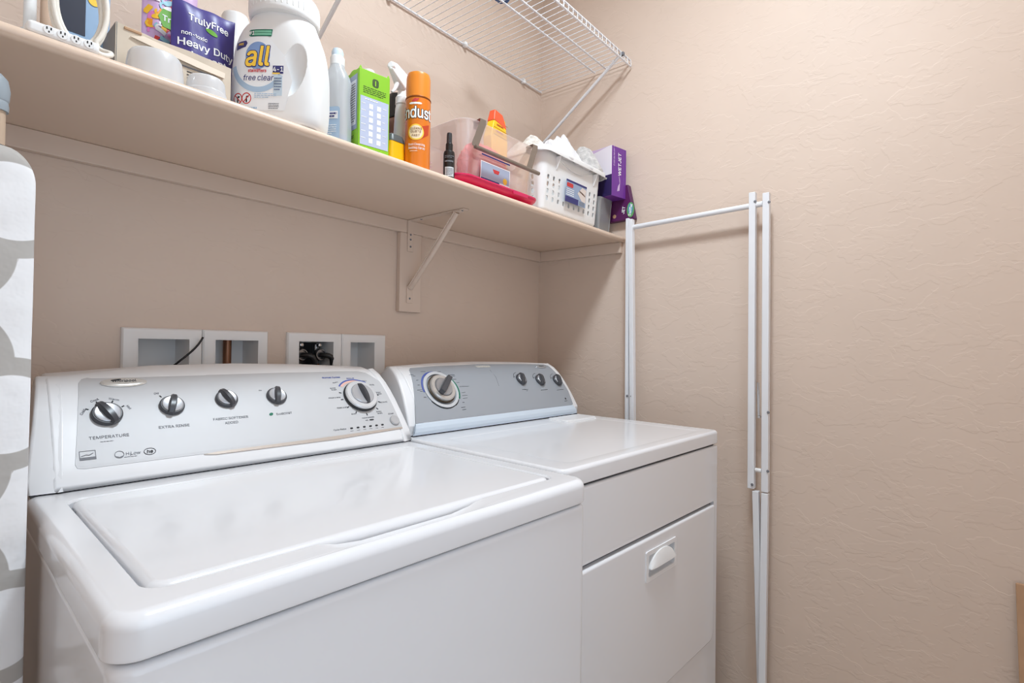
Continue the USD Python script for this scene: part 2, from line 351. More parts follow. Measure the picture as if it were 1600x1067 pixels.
for k, vx in enumerate((-1.022, -.968)):
    v = obj('valve', cat(move(lathe([(.010, 0), (.0145, .002), (.0160, .006), (.0160, .018), (.0145, .021), (.0125, .021), (.0120, .016), (.001, .016)], 28), (vx-c2, .036, .157), rx=90), rod((vx-c2, .045, .10), (vx-c2, .045, .185), .008, 14)), valve_metal, t2)
    obj('valve_stem', rod((vx-c2, .045, .022), (vx-c2, .045, .132), .0105, 16), mat('copper', (0, 0, 0)), v, label='copper stem')
    obj('hose', tube(spline([(vx-c2+.002, .024, .157), (vx-c2+.004, .004, .156), (vx-c2+.016, -.004, .152), (vx-c2+.025, .0, .134), (vx-c2+.026, .008, .09), (vx-c2+.024, .02, .03)], 28), .0072, 14), valve_dark, v, smooth=True, label='black rubber hose')
    obj('valve_handle', cat(rbox(vx-c2-.006, vx-c2+.006, .020, .034, .178, .190, .003, 8), rod((vx-c2, .035, .165), (vx-c2, .045, .18), .004)), chrome, v)
obj('box_shade', box(-1.046-c2, -.949-c2, .071, .0745, .03, .19), valve_dark, t2, label='dark sheet for the shade at the back of the valve box')  # dark sheet imitates shade deep inside the valve box
obj('plaster_drip', hull_pts([(-.858-c2, .073, .18), (-.846-c2, .073, .178), (-.852-c2, .073, .145), (-.855-c2, .073, .16)], .0025, 8), mat('tan_drip', (178, 152, 122), .6), t2)

# ------------------------------------------------------------------ console helpers
class Console:
    """front profile in (y, z); s runs up the chord a-b, h bulges out along the chord's normal"""
    def __init__(s, prof, a, b):
        s.a, b = np.array(a, float), np.array(b, float); s.t = b-s.a; s.L = np.linalg.norm(s.t); s.t /= s.L
        s.n = np.array((-s.t[1], s.t[0]))
        P = np.array(prof)-s.a; s.S, s.Hh = P@s.t, P@s.n
    def h(s, q): return np.interp(q, s.S, s.Hh)
    def fn(s, u, v, w):
        d = (s.h(v+.004)-s.h(v-.004))/.008; nn = s.n[None]-d[:, None]*s.t[None]; nn /= np.linalg.norm(nn, axis=1)[:, None]
        yz = s.a+np.outer(v, s.t)+np.outer(s.h(v), s.n)+w[:, None]*nn
        return np.c_[u, yz]
    def at(s, u0, v0, w0=0, rot=0):
        """local flat frame at (u0, v0)"""
        e = .004; o = s.fn(np.array([u0]), np.array([v0]), np.array([0.0]))[0]
        p = s.fn(np.array([u0]), np.array([v0+e]), np.array([0.0]))[0]-s.fn(np.array([u0]), np.array([v0-e]), np.array([0.0]))[0]
        Y = p/np.linalg.norm(p); X = np.array((1.0, 0, 0)); N = np.cross(X, Y); a = math.radians(rot)
        X, Y = math.cos(a)*X+math.sin(a)*Y, -math.sin(a)*X+math.cos(a)*Y
        return plane(o+N*w0, X, Y)
def smooth_prof(pts, n=26):
    return spline(pts, n)
def console_body(prof, xs, back, crown, r=.006):
    P = []
    pr = np.array(prof); tg = np.gradient(pr, axis=0); tg /= np.linalg.norm(tg, axis=1)[:, None]; pr = pr + np.c_[tg[:, 1], -tg[:, 0]]*r
    for x, cz, ins in xs:
        for k, (y, z) in enumerate(pr):
            f = max(0, (z-.95)/.14); P.append((x+ins*f, y, z))
        for y, z in back: P.append((x+ins*(1 if z > 1 else 0), y, z+(cz if z > 1 else 0)))
    return tm(man(hull_pts(P, r, 12)).trim_by_plane((0, 0, 1), .9226))
def knob(con, root, u, v, R, ang, grip_w, face_r, h=.017, tear=False):
    f = con.at(u, v, .0016)
    k = obj('knob', put(lathe([(R, 0), (R, .003), (R*.96, .0055), (R*.9, .0065)], 40), f), knob_dark, root)
    obj('knob_face', put(lathe([(face_r, .004), (face_r, .0078), (face_r*.93, .0086), (face_r*.6, .0078)], 40), f), knob_face, k)
    L = R*1.03; g = []
    for q in np.linspace(-1, 1, 15):
        hh = .006+(h-.006)*math.sqrt(max(0, 1-q*q*.92)); g.append((q*L, hh))
    rings = []
    for y, hh in g:
        w = grip_w*(.72+.28*math.sqrt(max(0, 1-(y/L)**2))); rings.append(np.array([(-w, y, .002), (-w*.9, y, hh*.75), (-w*.55, y, hh), (w*.55, y, hh), (w*.9, y, hh*.75), (w, y, .002)]))
    m = fixn(loft(rings)); gx = grip_w*.55 if tear else 0
    obj('knob_grip', put(at(m, gx*0, 0, 0, rot=-ang), f), knob_dark, k)
    obj('knob_pointer', put(at(flat(sbox(-.0007, L*.72, .0007, L*.92), .0006), 0, 0, h*.62, rot=-ang), f), print_white, k)
    return k
def letters(con, parent, items, m, name='lettering', smooth=False):
    for x, u, v, rot in items: obj(name, put(at(x, u, v, .0012, rot), con.fn), m, parent, smooth=smooth)

# ------------------------------------------------------------------ washer
def washer():
    t = thing('washing_machine', 'white top-loading washing machine with silver control panel, at the left', 'washing machine', (-.9383, -.8253, 0), math.degrees(-.0457))
    W, D = .699, .685; cx, cy = -W/2, D/2
    obj('cabinet', rrloft(W-.006, D-.006, .022, [(.015, .004), (.02, 0)] + fillet(.876, .009, 1), (cx, cy), 6), enamel, t)
    obj('seam', rrloft(W-.022, D-.022, .02, [(.86, 0), (.884, 0)], (cx, cy), 4), seam_dark, t)
    deck = man(rrloft(W, D, .03, [(.8795, .003), (.881, .0008), (.8835, 0)] + fillet(.92, .014, 1, 6), (cx, cy), 8))
    lx0, lx1, ly0, ly1 = -.660, -.043, .048, .462
    pocket = rrloft(lx1-lx0, ly1-ly0, .022, [(.9, .0), (.9165, 0), (.9205, -.003), (.93, -.006)], ((lx0+lx1)/2, (ly0+ly1)/2), 8)
    deck = deck - man(pocket)
    # shallow finger scoop in the deck in front of the lid
    scoop = [np.c_[np.array(rr(.27, .075, .036, 8))*np.array((s, s))+np.array((-.36, .048)), np.full(36, z)] for s, z in ((.55, .909), (.8, .913), (1.0, .9202), (1.04, .93))]
    deck = deck - man(loft(scoop))
    obj('top_deck', tm(deck), enamel, t, smooth=18)
    lid = rrloft(lx1-lx0-.006, ly1-ly0-.006, .02, [(.902, .0), (.907, 0)] + fillet(.921, .011, 1, 6), ((lx0+lx1)/2, (ly0+ly1)/2), 8)
    l = obj('lid', lid, enamel, t, smooth=40)
    for yy in (.415, .432):
        obj('lid_bumper', rbox(lx0+.0005, lx0+.004, yy-.004, yy+.004, .901, .914, .0012, 8), print_grey, l)
    obj('console_gap_shade', box(-.694, -.005, .5155, .69, .9192, .9230), seam_dark, t)  # dark strip standing in for shade in the gap under the console
    prof = smooth_prof([(.509, .921), (.516, .94), (.536, .97), (.578, 1.025), (.62, 1.066), (.646, 1.083), (.668, 1.090)])
    con = Console(prof, (.515, .921), (.646, 1.086))
    back = [(.70, 1.075), (.705, .927), (.69, 1.088)]
    body = console_body(prof, [(-.035, .0, -.004), (-.2, .009, 0), (-.35, .013, 0), (-.5, .011, 0), (-.664, 0, .004)], back, .012)
    c = obj('console', body, enamel_trim, t, smooth=35)
    for xa, xb, ia, ib in ((-.699, -.6585, .022, .012), (-.0, -.0265, -.012, -.002)):
        xo, xi = (xa+.006, xb) if xa < -.3 else (xa-.006, xb)
        P = []
        for (y, z) in prof[::3]:
            f = max(0, (z-.95)/.14)
            P += [(xo+ia*f, y+.010, z-.003), (xi+ib*f, y+.0035, z-.0035)]
        P += [(xo+ia, .69, 1.07), (xo, .705, .927), (xi+ib, .69, 1.08), (xi, .705, .927)]
        obj('end_cap', tm(man(hull_pts(P, .0055, 10)).trim_by_plane((0, 0, 1), .9226)), enamel_trim, c, smooth=35)
    pan = Polygon([(-.6388, .030), (-.641, .036), (-.6227, .1986), (-.617, .210), (-.608, .2145), (-.5, .219), (-.4076, .2205), (-.25, .2185), (-.0721, .2105), (-.055, .203), (-.0326, .168), (-.0245, .036), (-.027, .0315), (-.2, .029), (-.4395, .0275), (-.63, .0278)])
    fas = obj('control_panel', put(flat(pan, .0008, .02), con.fn), silver, t, smooth=25)
    lip = Polygon([(-.46, .0262), (-.4395, .0235), (-.2, .0225), (-.026, .0285), (-.026, .0325), (-.2, .030), (-.4395, .0282)])
    obj('panel_edge', put(flat(lip, .002, .02), con.fn), mat('tan_edge', (196, 184, 174), .4, metal=.3), fas)
    # knobs
    knob(con, t, -.5927, .1225, .0225, -27, .0072, .0185)
    knob(con, t, -.4951, .1314, .0205, 17, .0066, .0168)
    knob(con, t, -.3996, .139, .0205, -22, .0066, .0168)
    knob(con, t, -.3010, .1389, .0205, 15, .0066, .0168)
    f = con.at(-.107, .1237, .0014)
    k = obj('cycle_dial', put(lathe([(.0415, 0), (.0415, .004), (.040, .006)], 56), f), print_dark, t)
    obj('dial_rim', put(lathe([(.0395, .004), (.0395, .010), (.037, .0125), (.029, .013), (.027, .0118)], 56), f), mat('dial_white', (222, 223, 226), .22, metal=.25), k)
    obj('dial_face', put(lathe([(.0275, .011), (.0275, .015), (.0255, .0165), (.012, .0160)], 48), f), knob_face, k)
    rings = []
    for q in np.linspace(-1, 1, 15):
        hh = .014+.013*math.sqrt(max(0, 1-q*q*.95)); w = .0062*(.8+.2*(1-q*q)); y = q*.0275
        rings.append(np.array([(-w, y, .012), (-w*.85, y, hh*.9), (-w*.5, y, hh), (w*.5, y, hh), (w*.85, y, hh*.9), (w, y, .012)]))
    obj('dial_grip', put(at(fixn(loft(rings)), .002, 0, 0, rot=6), f), knob_dark, k)
    # badge
    bf = con.at(-.5585, .1945, .001)
    b = obj('badge', put(loft([np.c_[np.array(ell(a, c_, 48).exterior.coords)[:-1], np.full(48, z)] for a, c_, z in ((.035, .0125, 0), (.035, .0125, .0015), (.032, .0105, .0034), (.02, .006, .0042))]), bf), mat('badge', (225, 224, 220), .2, metal=.5), t)
    obj('lettering', put(at(text('Whirlpool', .0062, shear=.12, xs=.95), 0, .0008, .0043), bf), print_dark, b, smooth=False)
    obj('swoosh', put(at(flat(ell(.008, .0016), .0004), -.012, .0036, .0044, rot=12), bf), print_dark, b)
    # print on the panel
    T = lambda s, h, **k: text(s, h, depth=.0003, **k)
    letters(con, fas, [(T('TEMPERATURE', .0052, xs=1.05), -.5935, .0800, 0), (T('EXTRA RINSE', .0052, xs=1.05), -.4977, .0885, 0), (T('FABRIC SOFTENER', .0050, xs=1.02), -.4005, .0955, 0), (T('ADDED', .0050, xs=1.05), -.4015, .0855, 0),
                       (dashes(.026, .002, 1, 3), -.5935, .0715, 0), (T('Cold', .0042), -.624, .131, 62), (T('Cool', .0042), -.606, .1545, 25), (T('Warm', .0042), -.579, .1545, -22), (T('Hot', .0042), -.560, .135, -62), (T('Off', .004), -.514, .163, 0),
                       (T('EcoBOOST', .0046), -.296, .0958, 0), (T('On', .0034), -.329, .158, 0), (T('START', .0036), -.042, .0705, 0),
                       (T('HEAVY', .0032), -.1525, .171, 8), (T('LIGHT', .0032), -.075, .172, -8), (T('SUPER', .0032), -.166, .1535, 0), (T('WASH', .0032), -.165, .1485, 0), (T('DRAIN & SPIN', .0032), -.172, .126, 0), (T('RINSE & SPIN', .0032), -.161, .098, 0), (T('SOAK', .0032), -.140, .0795, 0),
                       (T('CLEAN WASHER', .0030), -.107, .0665, 0), (T('with', .0026), -.113, .0600, 0), (T('QUICK', .0032), -.073, .0795, 0), (T('WASH', .0032), -.072, .0745, 0), (T('DELICATE', .0032), -.0505, .104, 0), (T('BULKY', .0032), -.0525, .1335, 0), (T('ITEMS', .0032), -.0525, .1285, 0), (T('CASUAL', .0032), -.062, .158, 0),
                       (T('Cycle Status', .0038, shear=.1), -.186, .0445, 0)] + [(dashes(.010, .002, 1, 9+k), -.1575+k*.01614, .0375, 0) for k in range(6)], print_grey)
    letters(con, fas, [(T('Normal Cycles', .0048, bold=True, shear=.1), -.1555, .1885, 0), (T('REGULAR', .0032), -.108, .183, 0), (flat(ring_poly(.052, .0555, 52, 140), .0003), -.107, .1237, 0)], print_blue, 'blue_print')
    letters(con, fas, [(flat(ring_poly(.046, .0515, 55, 137), .0002), -.107, .1237, 0)], print_salmon, 'salmon_arc')
    tick = [(at(flat(sbox(-.0011, .0455, .0011, .0515), .0003), 0, 0, 0, rot=a), -.107, .1237, 0) for a in (-58, -88, -112, -138, 180, 148, 122, 95, 72)]
    tick += [(at(flat(sbox(-.001, .0265, .001, .031), .0003), 0, 0, 0, rot=a), -.5927, .1225, 0) for a in (62, 22, -22, -58)] + [(at(flat(sbox(-.001, .0255, .001, .030), .0003), 0, 0, 0, rot=30), -.4951, .1314, 0)]
    tick += [(T('grill', .0042, bold=True, shear=.2), -.100, .0598, 0)] if False else [(at(flat(ell(.006, .0017), .0003)), -.100, .0600, 0)]
    letters(con, fas, tick, print_dark, 'tick_marks')
    letters(con, fas, [(flat(unary_union([ell(.0042, .003)]), .0004), -.323, .0965, 20)], print_green, 'eco_leaf')
    letters(con, fas, [(flat(sbox(-.0105, -.008, .0105, .008).difference(sbox(-.0098, -.0035, .0098, .0073)), .0003), -.6245, .0500, 0), (flat(LineString([(-.008, -.001), (-.002, .001), (.002, 0), (.007, .003)]).buffer(.0005), .0003), -.6245, .0500, 0),
                       (flat(ring_poly(.0058, .0066).union(Polygon([(-.006, -.002), (0, -.0045), (.006, -.002), (.004, -.0045), (0, -.0062), (-.004, -.0045)])), .0003), -.5835, .0450, 0), (T('H', .0055, shear=.1), -.5725, .0450, 0), (T('2', .0032), -.5685, .0430, 0), (T('Low', .0055, shear=.1), -.5610, .0450, 0), (dashes(.022, .0016, 1, 5), -.5665, .0392, 0)], print_grey, 'emblem')
    letters(con, fas, [(flat(ell(.0088, .0064).difference(ell(.0080, .0056)), .0003), -.5409, .0446, 0), (T('he', .0060, bold=True, shear=.15), -.5409, .0446, 0)], print_dark, 'emblem')
    for k in range(6):
        obj('indicator_light', put(at(flat(rrp(.0062, .0034, .0012), .001), -.1575+k*.01614, .0440, .0010), con.fn), print_dark, t)
    obj('start_button', put(lathe([(.0125, 0), (.0125, .0025), (.011, .0042), (.006, .0036)], 36), con.at(-.040, .0515, .0014)), mat('start_grey', (190, 191, 194), .35, metal=.3), t)
washer()

# ------------------------------------------------------------------ dryer
def dryer():
    t = thing('clothes_dryer', 'white clothes dryer with grey control panel, beside the right wall', 'clothes dryer', (-.1897, -.8004, 0), math.degrees(-.0563))
    W, D = .737, .675; cx, cy = -W/2, D/2
    cab = man(rrloft(W-.003, D-.003, .012, [(.015, .004), (.02, 0)] + fillet(.8775, .006, 1), (cx, cy), 5))
    xl, xr, z0, z1 = -.702, -.0335, .335, .7225
    def dpoly(x0, x1, za, zb, rb, rt):
        pts = []
        for px, pz, r, a0 in ((x1-rt, zb-rt, rt, 0), (x0+rt, zb-rt, rt, 90), (x0+rb, za+rb, rb, 180), (x1-rb, za+rb, rb, 270)):
            pts += [(px+r*math.cos(math.radians(a0+q)), pz+r*math.sin(math.radians(a0+q))) for q in np.linspace(0, 90, 8)]
        return np.array(pts)
    rec = loft([np.c_[p[:, 0], np.full(len(p), y), p[:, 1]] for p, y in ((dpoly(xl, xr, z0, z1, .032, .006), -.01), (dpoly(xl, xr, z0, z1, .032, .006), .014))])
    cab = cab - man(fixn(rec))
    obj('cabinet', tm(cab), enamel, t, smooth=40)
    obj('seam', rrloft(W-.02, D-.02, .012, [(.87, 0), (.885, 0)], (cx, cy), 4), seam_dark, t)
    obj('door_seam', box(xl+.001, xr-.001, .0128, .0138, z0+.001, z1-.001), seam_dark, t)
    dp = lambda i: dpoly(xl+.0025+i, xr-.0025-i, z0+.0025+i, z1-.009-i, max(.03-i, .004), max(.006-i, .002))
    door = fixn(loft([np.c_[dp(i)[:, 0], np.full(len(dp(i)), y), dp(i)[:, 1]] for y, i in ((.0125, 0), (.002, 0), (-.001, .0008), (-.003, .0028), (-.0036, .006))]))
    d = man(door) - man(rbox(-.4205, -.2905, -.02, .010, .625, .676, .006, 10))
    do = obj('door', tm(d), enamel, t, smooth=40)
    fr = rrp(.150, .070, .004).difference(rrp(.1295, .050, .005))
    fm = prism(fr, .003); fm.vertices = np.c_[fm.vertices[:, 0]-.3555, -.0036-fm.vertices[:, 2], fm.vertices[:, 1]+.6505]; fixn(fm)
    obj('handle_frame', fm, enamel_trim, do)
    obj('handle_recess', box(-.4205, -.2905, .0085, .0098, .625, .676), enamel_trim, do)
    gr = []
    for q in np.linspace(-1, 1, 21):
        hh = .034*(max(0, 1-abs(q)**2.3))**.75+.0012; x = -.3555+q*.0615; dd = .0125-.004*abs(q)**6
        gr.append(np.array([(x, .006, .6435), (x, -.0025-dd, .6435), (x, -.0035-dd, .6452), (x, -.0032-dd*.88, .646+hh*.5), (x, -.003-dd*.5, .646+hh*.92), (x, .006, .646+hh)]))
    obj('door_handle', fixn(loft(gr)), white_plastic, do)
    top = man(rrloft(W, D, .02, [(.8835, .002), (.886, 0)] + fillet(.92, .009, 1, 5), (cx, cy), 7))
    top = top - man(rrloft(W-.10, .40, .03, [(.9184, .016), (.9184, .014), (.9202, 0), (.93, -.012)], (cx+.002, .225), 6))
    obj('top_panel', tm(top), enamel, t, smooth=18)
    obj('lint_screen_lid', rrloft(.165, .085, .014, [(.9165, 0)] + fillet(.925, .006, 1), (-.125, .432), 5), enamel_trim, t)
    obj('console_gap_shade', box(-.719, -.019, .4895, .65, .9192, .9230), seam_dark, t)  # shade of the gap below the console, done as a dark strip
    prof = smooth_prof([(.489, .924), (.484, .938), (.490, .955), (.516, 1.001), (.559, 1.060), (.590, 1.085), (.612, 1.093)])
    con = Console(prof, (.4845, .945), (.603, 1.092))
    back = [(.665, 1.07), (.668, .927), (.65, 1.086)]
    def body(xs): return console_body(prof, xs, back, .01)
    c = obj('console', body([(-.045, 0, 0), (-.2, .007, 0), (-.37, .010, 0), (-.54, .007, 0), (-.69, 0, 0)]), enamel_trim, t, smooth=35)
    for xo, xi, io, ii in ((-.724, -.684, .020, .008), (-.014, -.052, -.018, -.008)):
        P = []
        for (y, z) in prof[::3]:
            f = max(0, (z-.95)/.14); P += [(xo+io*f, y+.012, z-.003), (xi+ii*f, y+.0035, z-.0035)]
        P += [(xo+io, .65, 1.07), (xo, .668, .927), (xi+ii, .65, 1.08), (xi, .668, .927)]
        obj('end_cap', tm(man(hull_pts(P, .0055, 10)).trim_by_plane((0, 0, 1), .9226)), enamel_trim, c, smooth=35)
    obj('console_skirt', put(flat(Polygon([(-.722, -.015), (-.715, .008), (-.05, .009), (-.03, -.013)]), .003, .03), con.fn), cool_trim, c, label='bluish white strip below grey panel')
    pan = Polygon([(-.712, .0097), (-.664, .172), (-.655, .181), (-.55, .191), (-.3751, .197), (-.2, .193), (-.075, .184), (-.061, .176), (-.0400, .062), (-.0440, .013), (-.052, .0097)])
    fas = obj('control_panel', put(flat(pan, .0008, .02), con.fn), silver_grey, t, smooth=25)
    f = con.at(-.5935, .0985, .0016)
    k = obj('cycle_dial', put(at(flat(ring_poly(.049, .0575, 0, 360, 64), .0006)), f), mat('dial_ring', (205, 208, 212), .4, metal=.2), t)
    obj('dial_base', put(lathe([(.044, 0), (.044, .003), (.042, .004)], 56), f), mat('dial_bronze', (84, 74, 62), .35, metal=.5), k)
    obj('dial_rim', put(lathe([(.0405, .003), (.0405, .010), (.0375, .013), (.029, .013), (.027, .0115)], 56), f), mat('dial_pewter', (196, 193, 190), .25, metal=.5), k)
    obj('dial_face', put(lathe([(.027, .011), (.027, .015), (.025, .017), (.012, .0165)], 48), f), mat('dial_face_grey', (160, 160, 163), .3, metal=.5), k)
    obj('dial_grip', put(at(hull_pts([(a, y, z) for a in (-.0055, .0055) for y in (-.026, .034) for z in (.012, .027)], .0022, 8), 0, 0, 0, rot=-46), f), knob_dark, k)
    for x, s in ((-.2530, .1165), (-.1625, .1095), (-.0735, .1045)):
        kk = knob(con, t, x, s, .0205, 18, .0085, .0155, .017, tear=True)
    bf = con.at(-.1075, .1685, .001)
    b = obj('badge', put(loft([np.c_[np.array(ell(a, c_, 40).exterior.coords)[:-1], np.full(40, z)] for a, c_, z in ((.027, .0088, 0), (.027, .0088, .0012), (.0245, .0075, .003), (.015, .004, .0036))]), bf), mat('badge_grey', (182, 186, 190), .25, metal=.5), t)
    obj('lettering', put(at(text('Whirlpool', .0046, shear=.12, xs=.9, depth=.0003), 0, .0006, .0037), bf), print_dark, b, smooth=False)
    dk = [(dashes(.024, .0022, 1, 31), -.664, .152, 0), (dashes(.014, .002, 1, 32), -.660, .147, 0), (dashes(.008, .0025, 1, 33), -.659, .132, 0), (dashes(.008, .0025, 1, 34), -.662, .116, 0), (dashes(.020, .0022, 1, 35), -.664, .101, 0), (dashes(.012, .002, 1, 36), -.661, .096, 0), (dashes(.010, .003, 1, 37), -.657, .078, 0),
          (dashes(.020, .0022, 1, 38), -.622, .162, 0), (dashes(.022, .0022, 1, 39), -.566, .160, 0), (dashes(.030, .0028, 1, 40), -.527, .146, 0), (dashes(.028, .0022, 1, 41), -.528, .141, 0), (dashes(.016, .002, 1, 42), -.527, .130, 0), (dashes(.018, .002, 1, 43), -.520, .117, 0), (dashes(.048, .0024, 1, 44), -.500, .1035, 0),
          (dashes(.020, .002, 1, 45), -.515, .084, 0), (dashes(.022, .002, 1, 46), -.517, .0745, 0), (dashes(.024, .002, 1, 47), -.517, .066, 0), (dashes(.009, .003, 1, 48), -.532, .0535, 0), (dashes(.024, .0032, 1, 49), -.535, .0395, 0), (dashes(.018, .0032, 1, 50), -.537, .0325, 0),
          (dashes(.042, .003, 1, 51), -.250, .0790, 0), (dashes(.008, .002, 1, 52), -.250, .0735, 0), (dashes(.044, .003, 1, 53), -.160, .0730, 0), (dashes(.040, .003, 1, 54), -.0800, .0685, 0), (dashes(.024, .003, 1, 55), -.0720, .0265, 0), (flat(disc(.003), .0003), -.0735, .0345, 0)]
    for (u, v) in ((-.2530, .1165), (-.1625, .1095), (-.0735, .1045)):
        dk += [(at(flat(ring_poly(.029, .030, 95, 165), .0003)), u, v, 0), (at(flat(sbox(-.001, .0245, .001, .0275), .0003), rot=62), u, v, 0)]
    dk += [(flat(ring_poly(.0575, .0590, 215, 318), .0004), -.5935, .0985, 0), (flat(ring_poly(.0585, .0605, 300, 325), .0004), -.5935, .0985, 0)]
    letters(con, fas, dk, print_dark, 'small_print')
    letters(con, fas, [(flat(ring_poly(.0580, .0630, 82, 185), .0004), -.5935, .0985, 0)], print_blue, 'blue_arc')
    letters(con, fas, [(flat(ring_poly(.0580, .0630, -32, 48), .0004), -.5935, .0985, 0)], print_green, 'green_arc')
    letters(con, fas, [(flat(rrp(.062, .0105, .002), .0003), -.377, .1795, 0)], mat('torn_sticker', (196, 194, 188), .7, noise=(300, .25)), 'sticker_remnant')
    letters(con, fas, [(flat(LineString([(-.3640, .160), (-.3600, .130), (-.3665, .098)]).buffer(.0004), .0003), 0, 0, 0)], print_grey, 'scratch')
dryer()

# ------------------------------------------------------------------ folded drying rack against the right wall
def drying_rack():
    t = thing('drying_rack', 'white folded drying rack standing against the right wall beside the dryer', 'drying rack')
    wood = white_metal
    X = -.05; s = .0195
    # frame A (near side) and frame B, each two posts, in upper and lower lengths
    obj('post', beam((X, -.850, .735), (X-.002, -.848, 1.630), s, .020, (1, 0, 0)), wood, t)
    obj('post', beam((X, -.889, .731), (X-.002, -.887, 1.622), s, .020, (1, 0, 0)), wood, t)
    obj('post', beam((X, -.436, .70), (X-.002, -.431, 1.610), .0125, .020, (1, 0, 0)), wood, t)
    obj('post', beam((X-.004, -.462, .70), (X-.004, -.4435, 1.605), .0165, .020, (1, 0, 0)), wood, t)
    obj('lower_leg', beam((X-.004, -.887, .001), (X, -.863, .729), .0185, .020, (1, 0, 0)), wood, t)
    obj('lower_leg', beam((X-.004, -.893, .001), (X, -.889, .727), .0195, .020, (1, 0, 0)) if False else beam((X-.026, -.8905, .001), (X, -.889, .727), .0195, .020, (1, 0, 0)), wood, t)
    obj('lower_leg', beam((X, -.445, .001), (X, -.436, .698), .0125, .020, (1, 0, 0)), wood, t)
    obj('lower_leg', beam((X-.026, -.462, .001), (X-.004, -.462, .698), .0165, .020, (1, 0, 0)), wood, t)
    obj('top_bar', rod((X-.002, -.452, 1.577), (X-.002, -.8765, 1.592), .0085, 18), wood, t)
    for y, z in ((-.857, 1.600), (-.8965, 1.592), (-.8985, .968), (-.8985, .795), (-.855, .748), (-.4535, .985), (-.439, .985)):
        obj('bolt', move(lathe([(.0042, 0), (.0038, .0014), (.002, .002)], 14), (X-.012, y, z), ry=-90), print_grey, t)
    obj('spacer', move(lathe([(.005, -.009), (.0065, -.006), (.0065, .006), (.005, .009)], 16), (X-.006, -.870, .7925), rx=90), white_plastic, t)
    obj('lock_link', cat(beam((X-.008, -.8715, .955), (X-.008, -.869, 1.055), .007, .003, (1, 0, 0)), rod((X-.013, -.8725, .952), (X, -.8725, .952), .004)), chrome, t)
drying_rack()
tag(obj('cardboard_sheet', cat(beam((-.022, -1.437, .004), (-.010, -1.437, .612), .006, .02, (0, 1, 0)) if False else hull_pts([(-.06, -1.452, .004), (-.06, -1.70, .004), (-.012, -1.438, .606), (-.012, -1.70, .60)], .003, 8)), card_brown), 'brown corrugated cardboard sheet leaning on the right wall', 'cardboard')

# ------------------------------------------------------------------ ironing board at the left
def ironing_board():
    t = thing('ironing_board', 'ironing board with grey and white lattice cover standing on end beside washer', 'ironing board', (-1.79, -.42, 0))
    n = {'a': ('attribute', dict(attribute='pattern')), 'r': ('rgb_ramp', {'ramp': [(.45, lin((236, 236, 238))), (.55, lin((176, 172, 168)))]}), 'tc': ('texture_coordinate', {}), 'nz': ('noise_texture', dict(scale=28, detail=3.0)), 'b': ('bump', dict(distance=.004, strength=.7)), 'p': ('principled_bsdf', dict(roughness=.75, sheen_weight=.2))}
    m = usdkit.material(stage, '/World/Looks/lattice_cloth', n, [('a.fac', 'r.fac'), ('r.color', 'p.base_color'), ('tc.object', 'nz.vector'), ('nz.fac', 'b.height'), ('b.normal', 'p.normal')], surface='p.BSDF')
    zt, hw = 1.392, .158
    rings = []; zs = np.r_[np.linspace(.03, 1.33, 300), np.linspace(1.335, zt, 24)]
    N = 150
    for z in zs:
        w = hw if z > .5 else hw*(.30+.70*math.sin(math.pi/2*min(1, (z-.03)/.47+.02)))
        d = .016
        e = zt-z
        if e < .045: w -= .045*(1-math.sqrt(max(0, 1-(1-e/.045)**2)))*.75; d *= math.sqrt(max(.02, 1-(1-min(1, e/.02))**2))
        rings.append(np.c_[sup(w, d, 3.2, N), np.full(N, z)])
    b = loft(rings); v = b.vertices
    wr = (meshkit.fbm(np.c_[v[:, 0]*9, v[:, 1]*9, v[:, 2]*14], 3, 5)-.5)*.006; v[:, 1] += wr*np.sign(v[:, 1]); b.vertices = v
    g = obj('padded_cover', b, m, t, smooth=True)
    # quatrefoil lattice print
    P = .262; u = (v[:, 0]-.158)/P+.33; w = (v[:, 2]-1.06)/P
    uu, ww = u-np.round(u), w-np.round(w); q = np.full(len(u), 9.0)
    for du, dw in ((.25, 0), (-.25, 0), (0, .25), (0, -.25)): q = np.minimum(q, np.hypot(uu-du, ww-dw)-.225)
    q = np.minimum(q, np.maximum(np.abs(uu), np.abs(ww))-.2)
    pat = np.clip(.5-(np.abs(q)-.042)*20, 0, 1)
    meshg = UsdGeom.Mesh(g); pts = np.array(meshg.GetPointsAttr().Get())
    from scipy.spatial import cKDTree
    idx = cKDTree(v).query(pts)[1]
    UsdGeom.PrimvarsAPI(meshg).CreatePrimvar('pattern', Sdf.ValueTypeNames.FloatArray, 'vertex').Set(Vt.FloatArray.FromNumpy(pat[idx].astype(np.float32)))
    tan = mat('tan_tube', (196, 172, 150), .4)
    for x in (.1195, -.1195):
        l = obj('leg', cat(rod((x, .028, .25), (x, .028, 1.455), .0125, 16)), tan, t)
        obj('foot_cap', move(lathe([(.0150, 0), (.0155, .006), (.0145, .012), (.0155, .014), (.0165, .026), (.014, .040), (.008, .047), (.002, .049)], 24), (x, .028, 1.440)), mat('foot_grey', (152, 162, 170), .4), l, label='pale blue grey rubber foot')
    obj('leg_bar', rod((-.113, .028, 1.405), (.113, .028, 1.405), .009, 14), tan, t)
ironing_board()

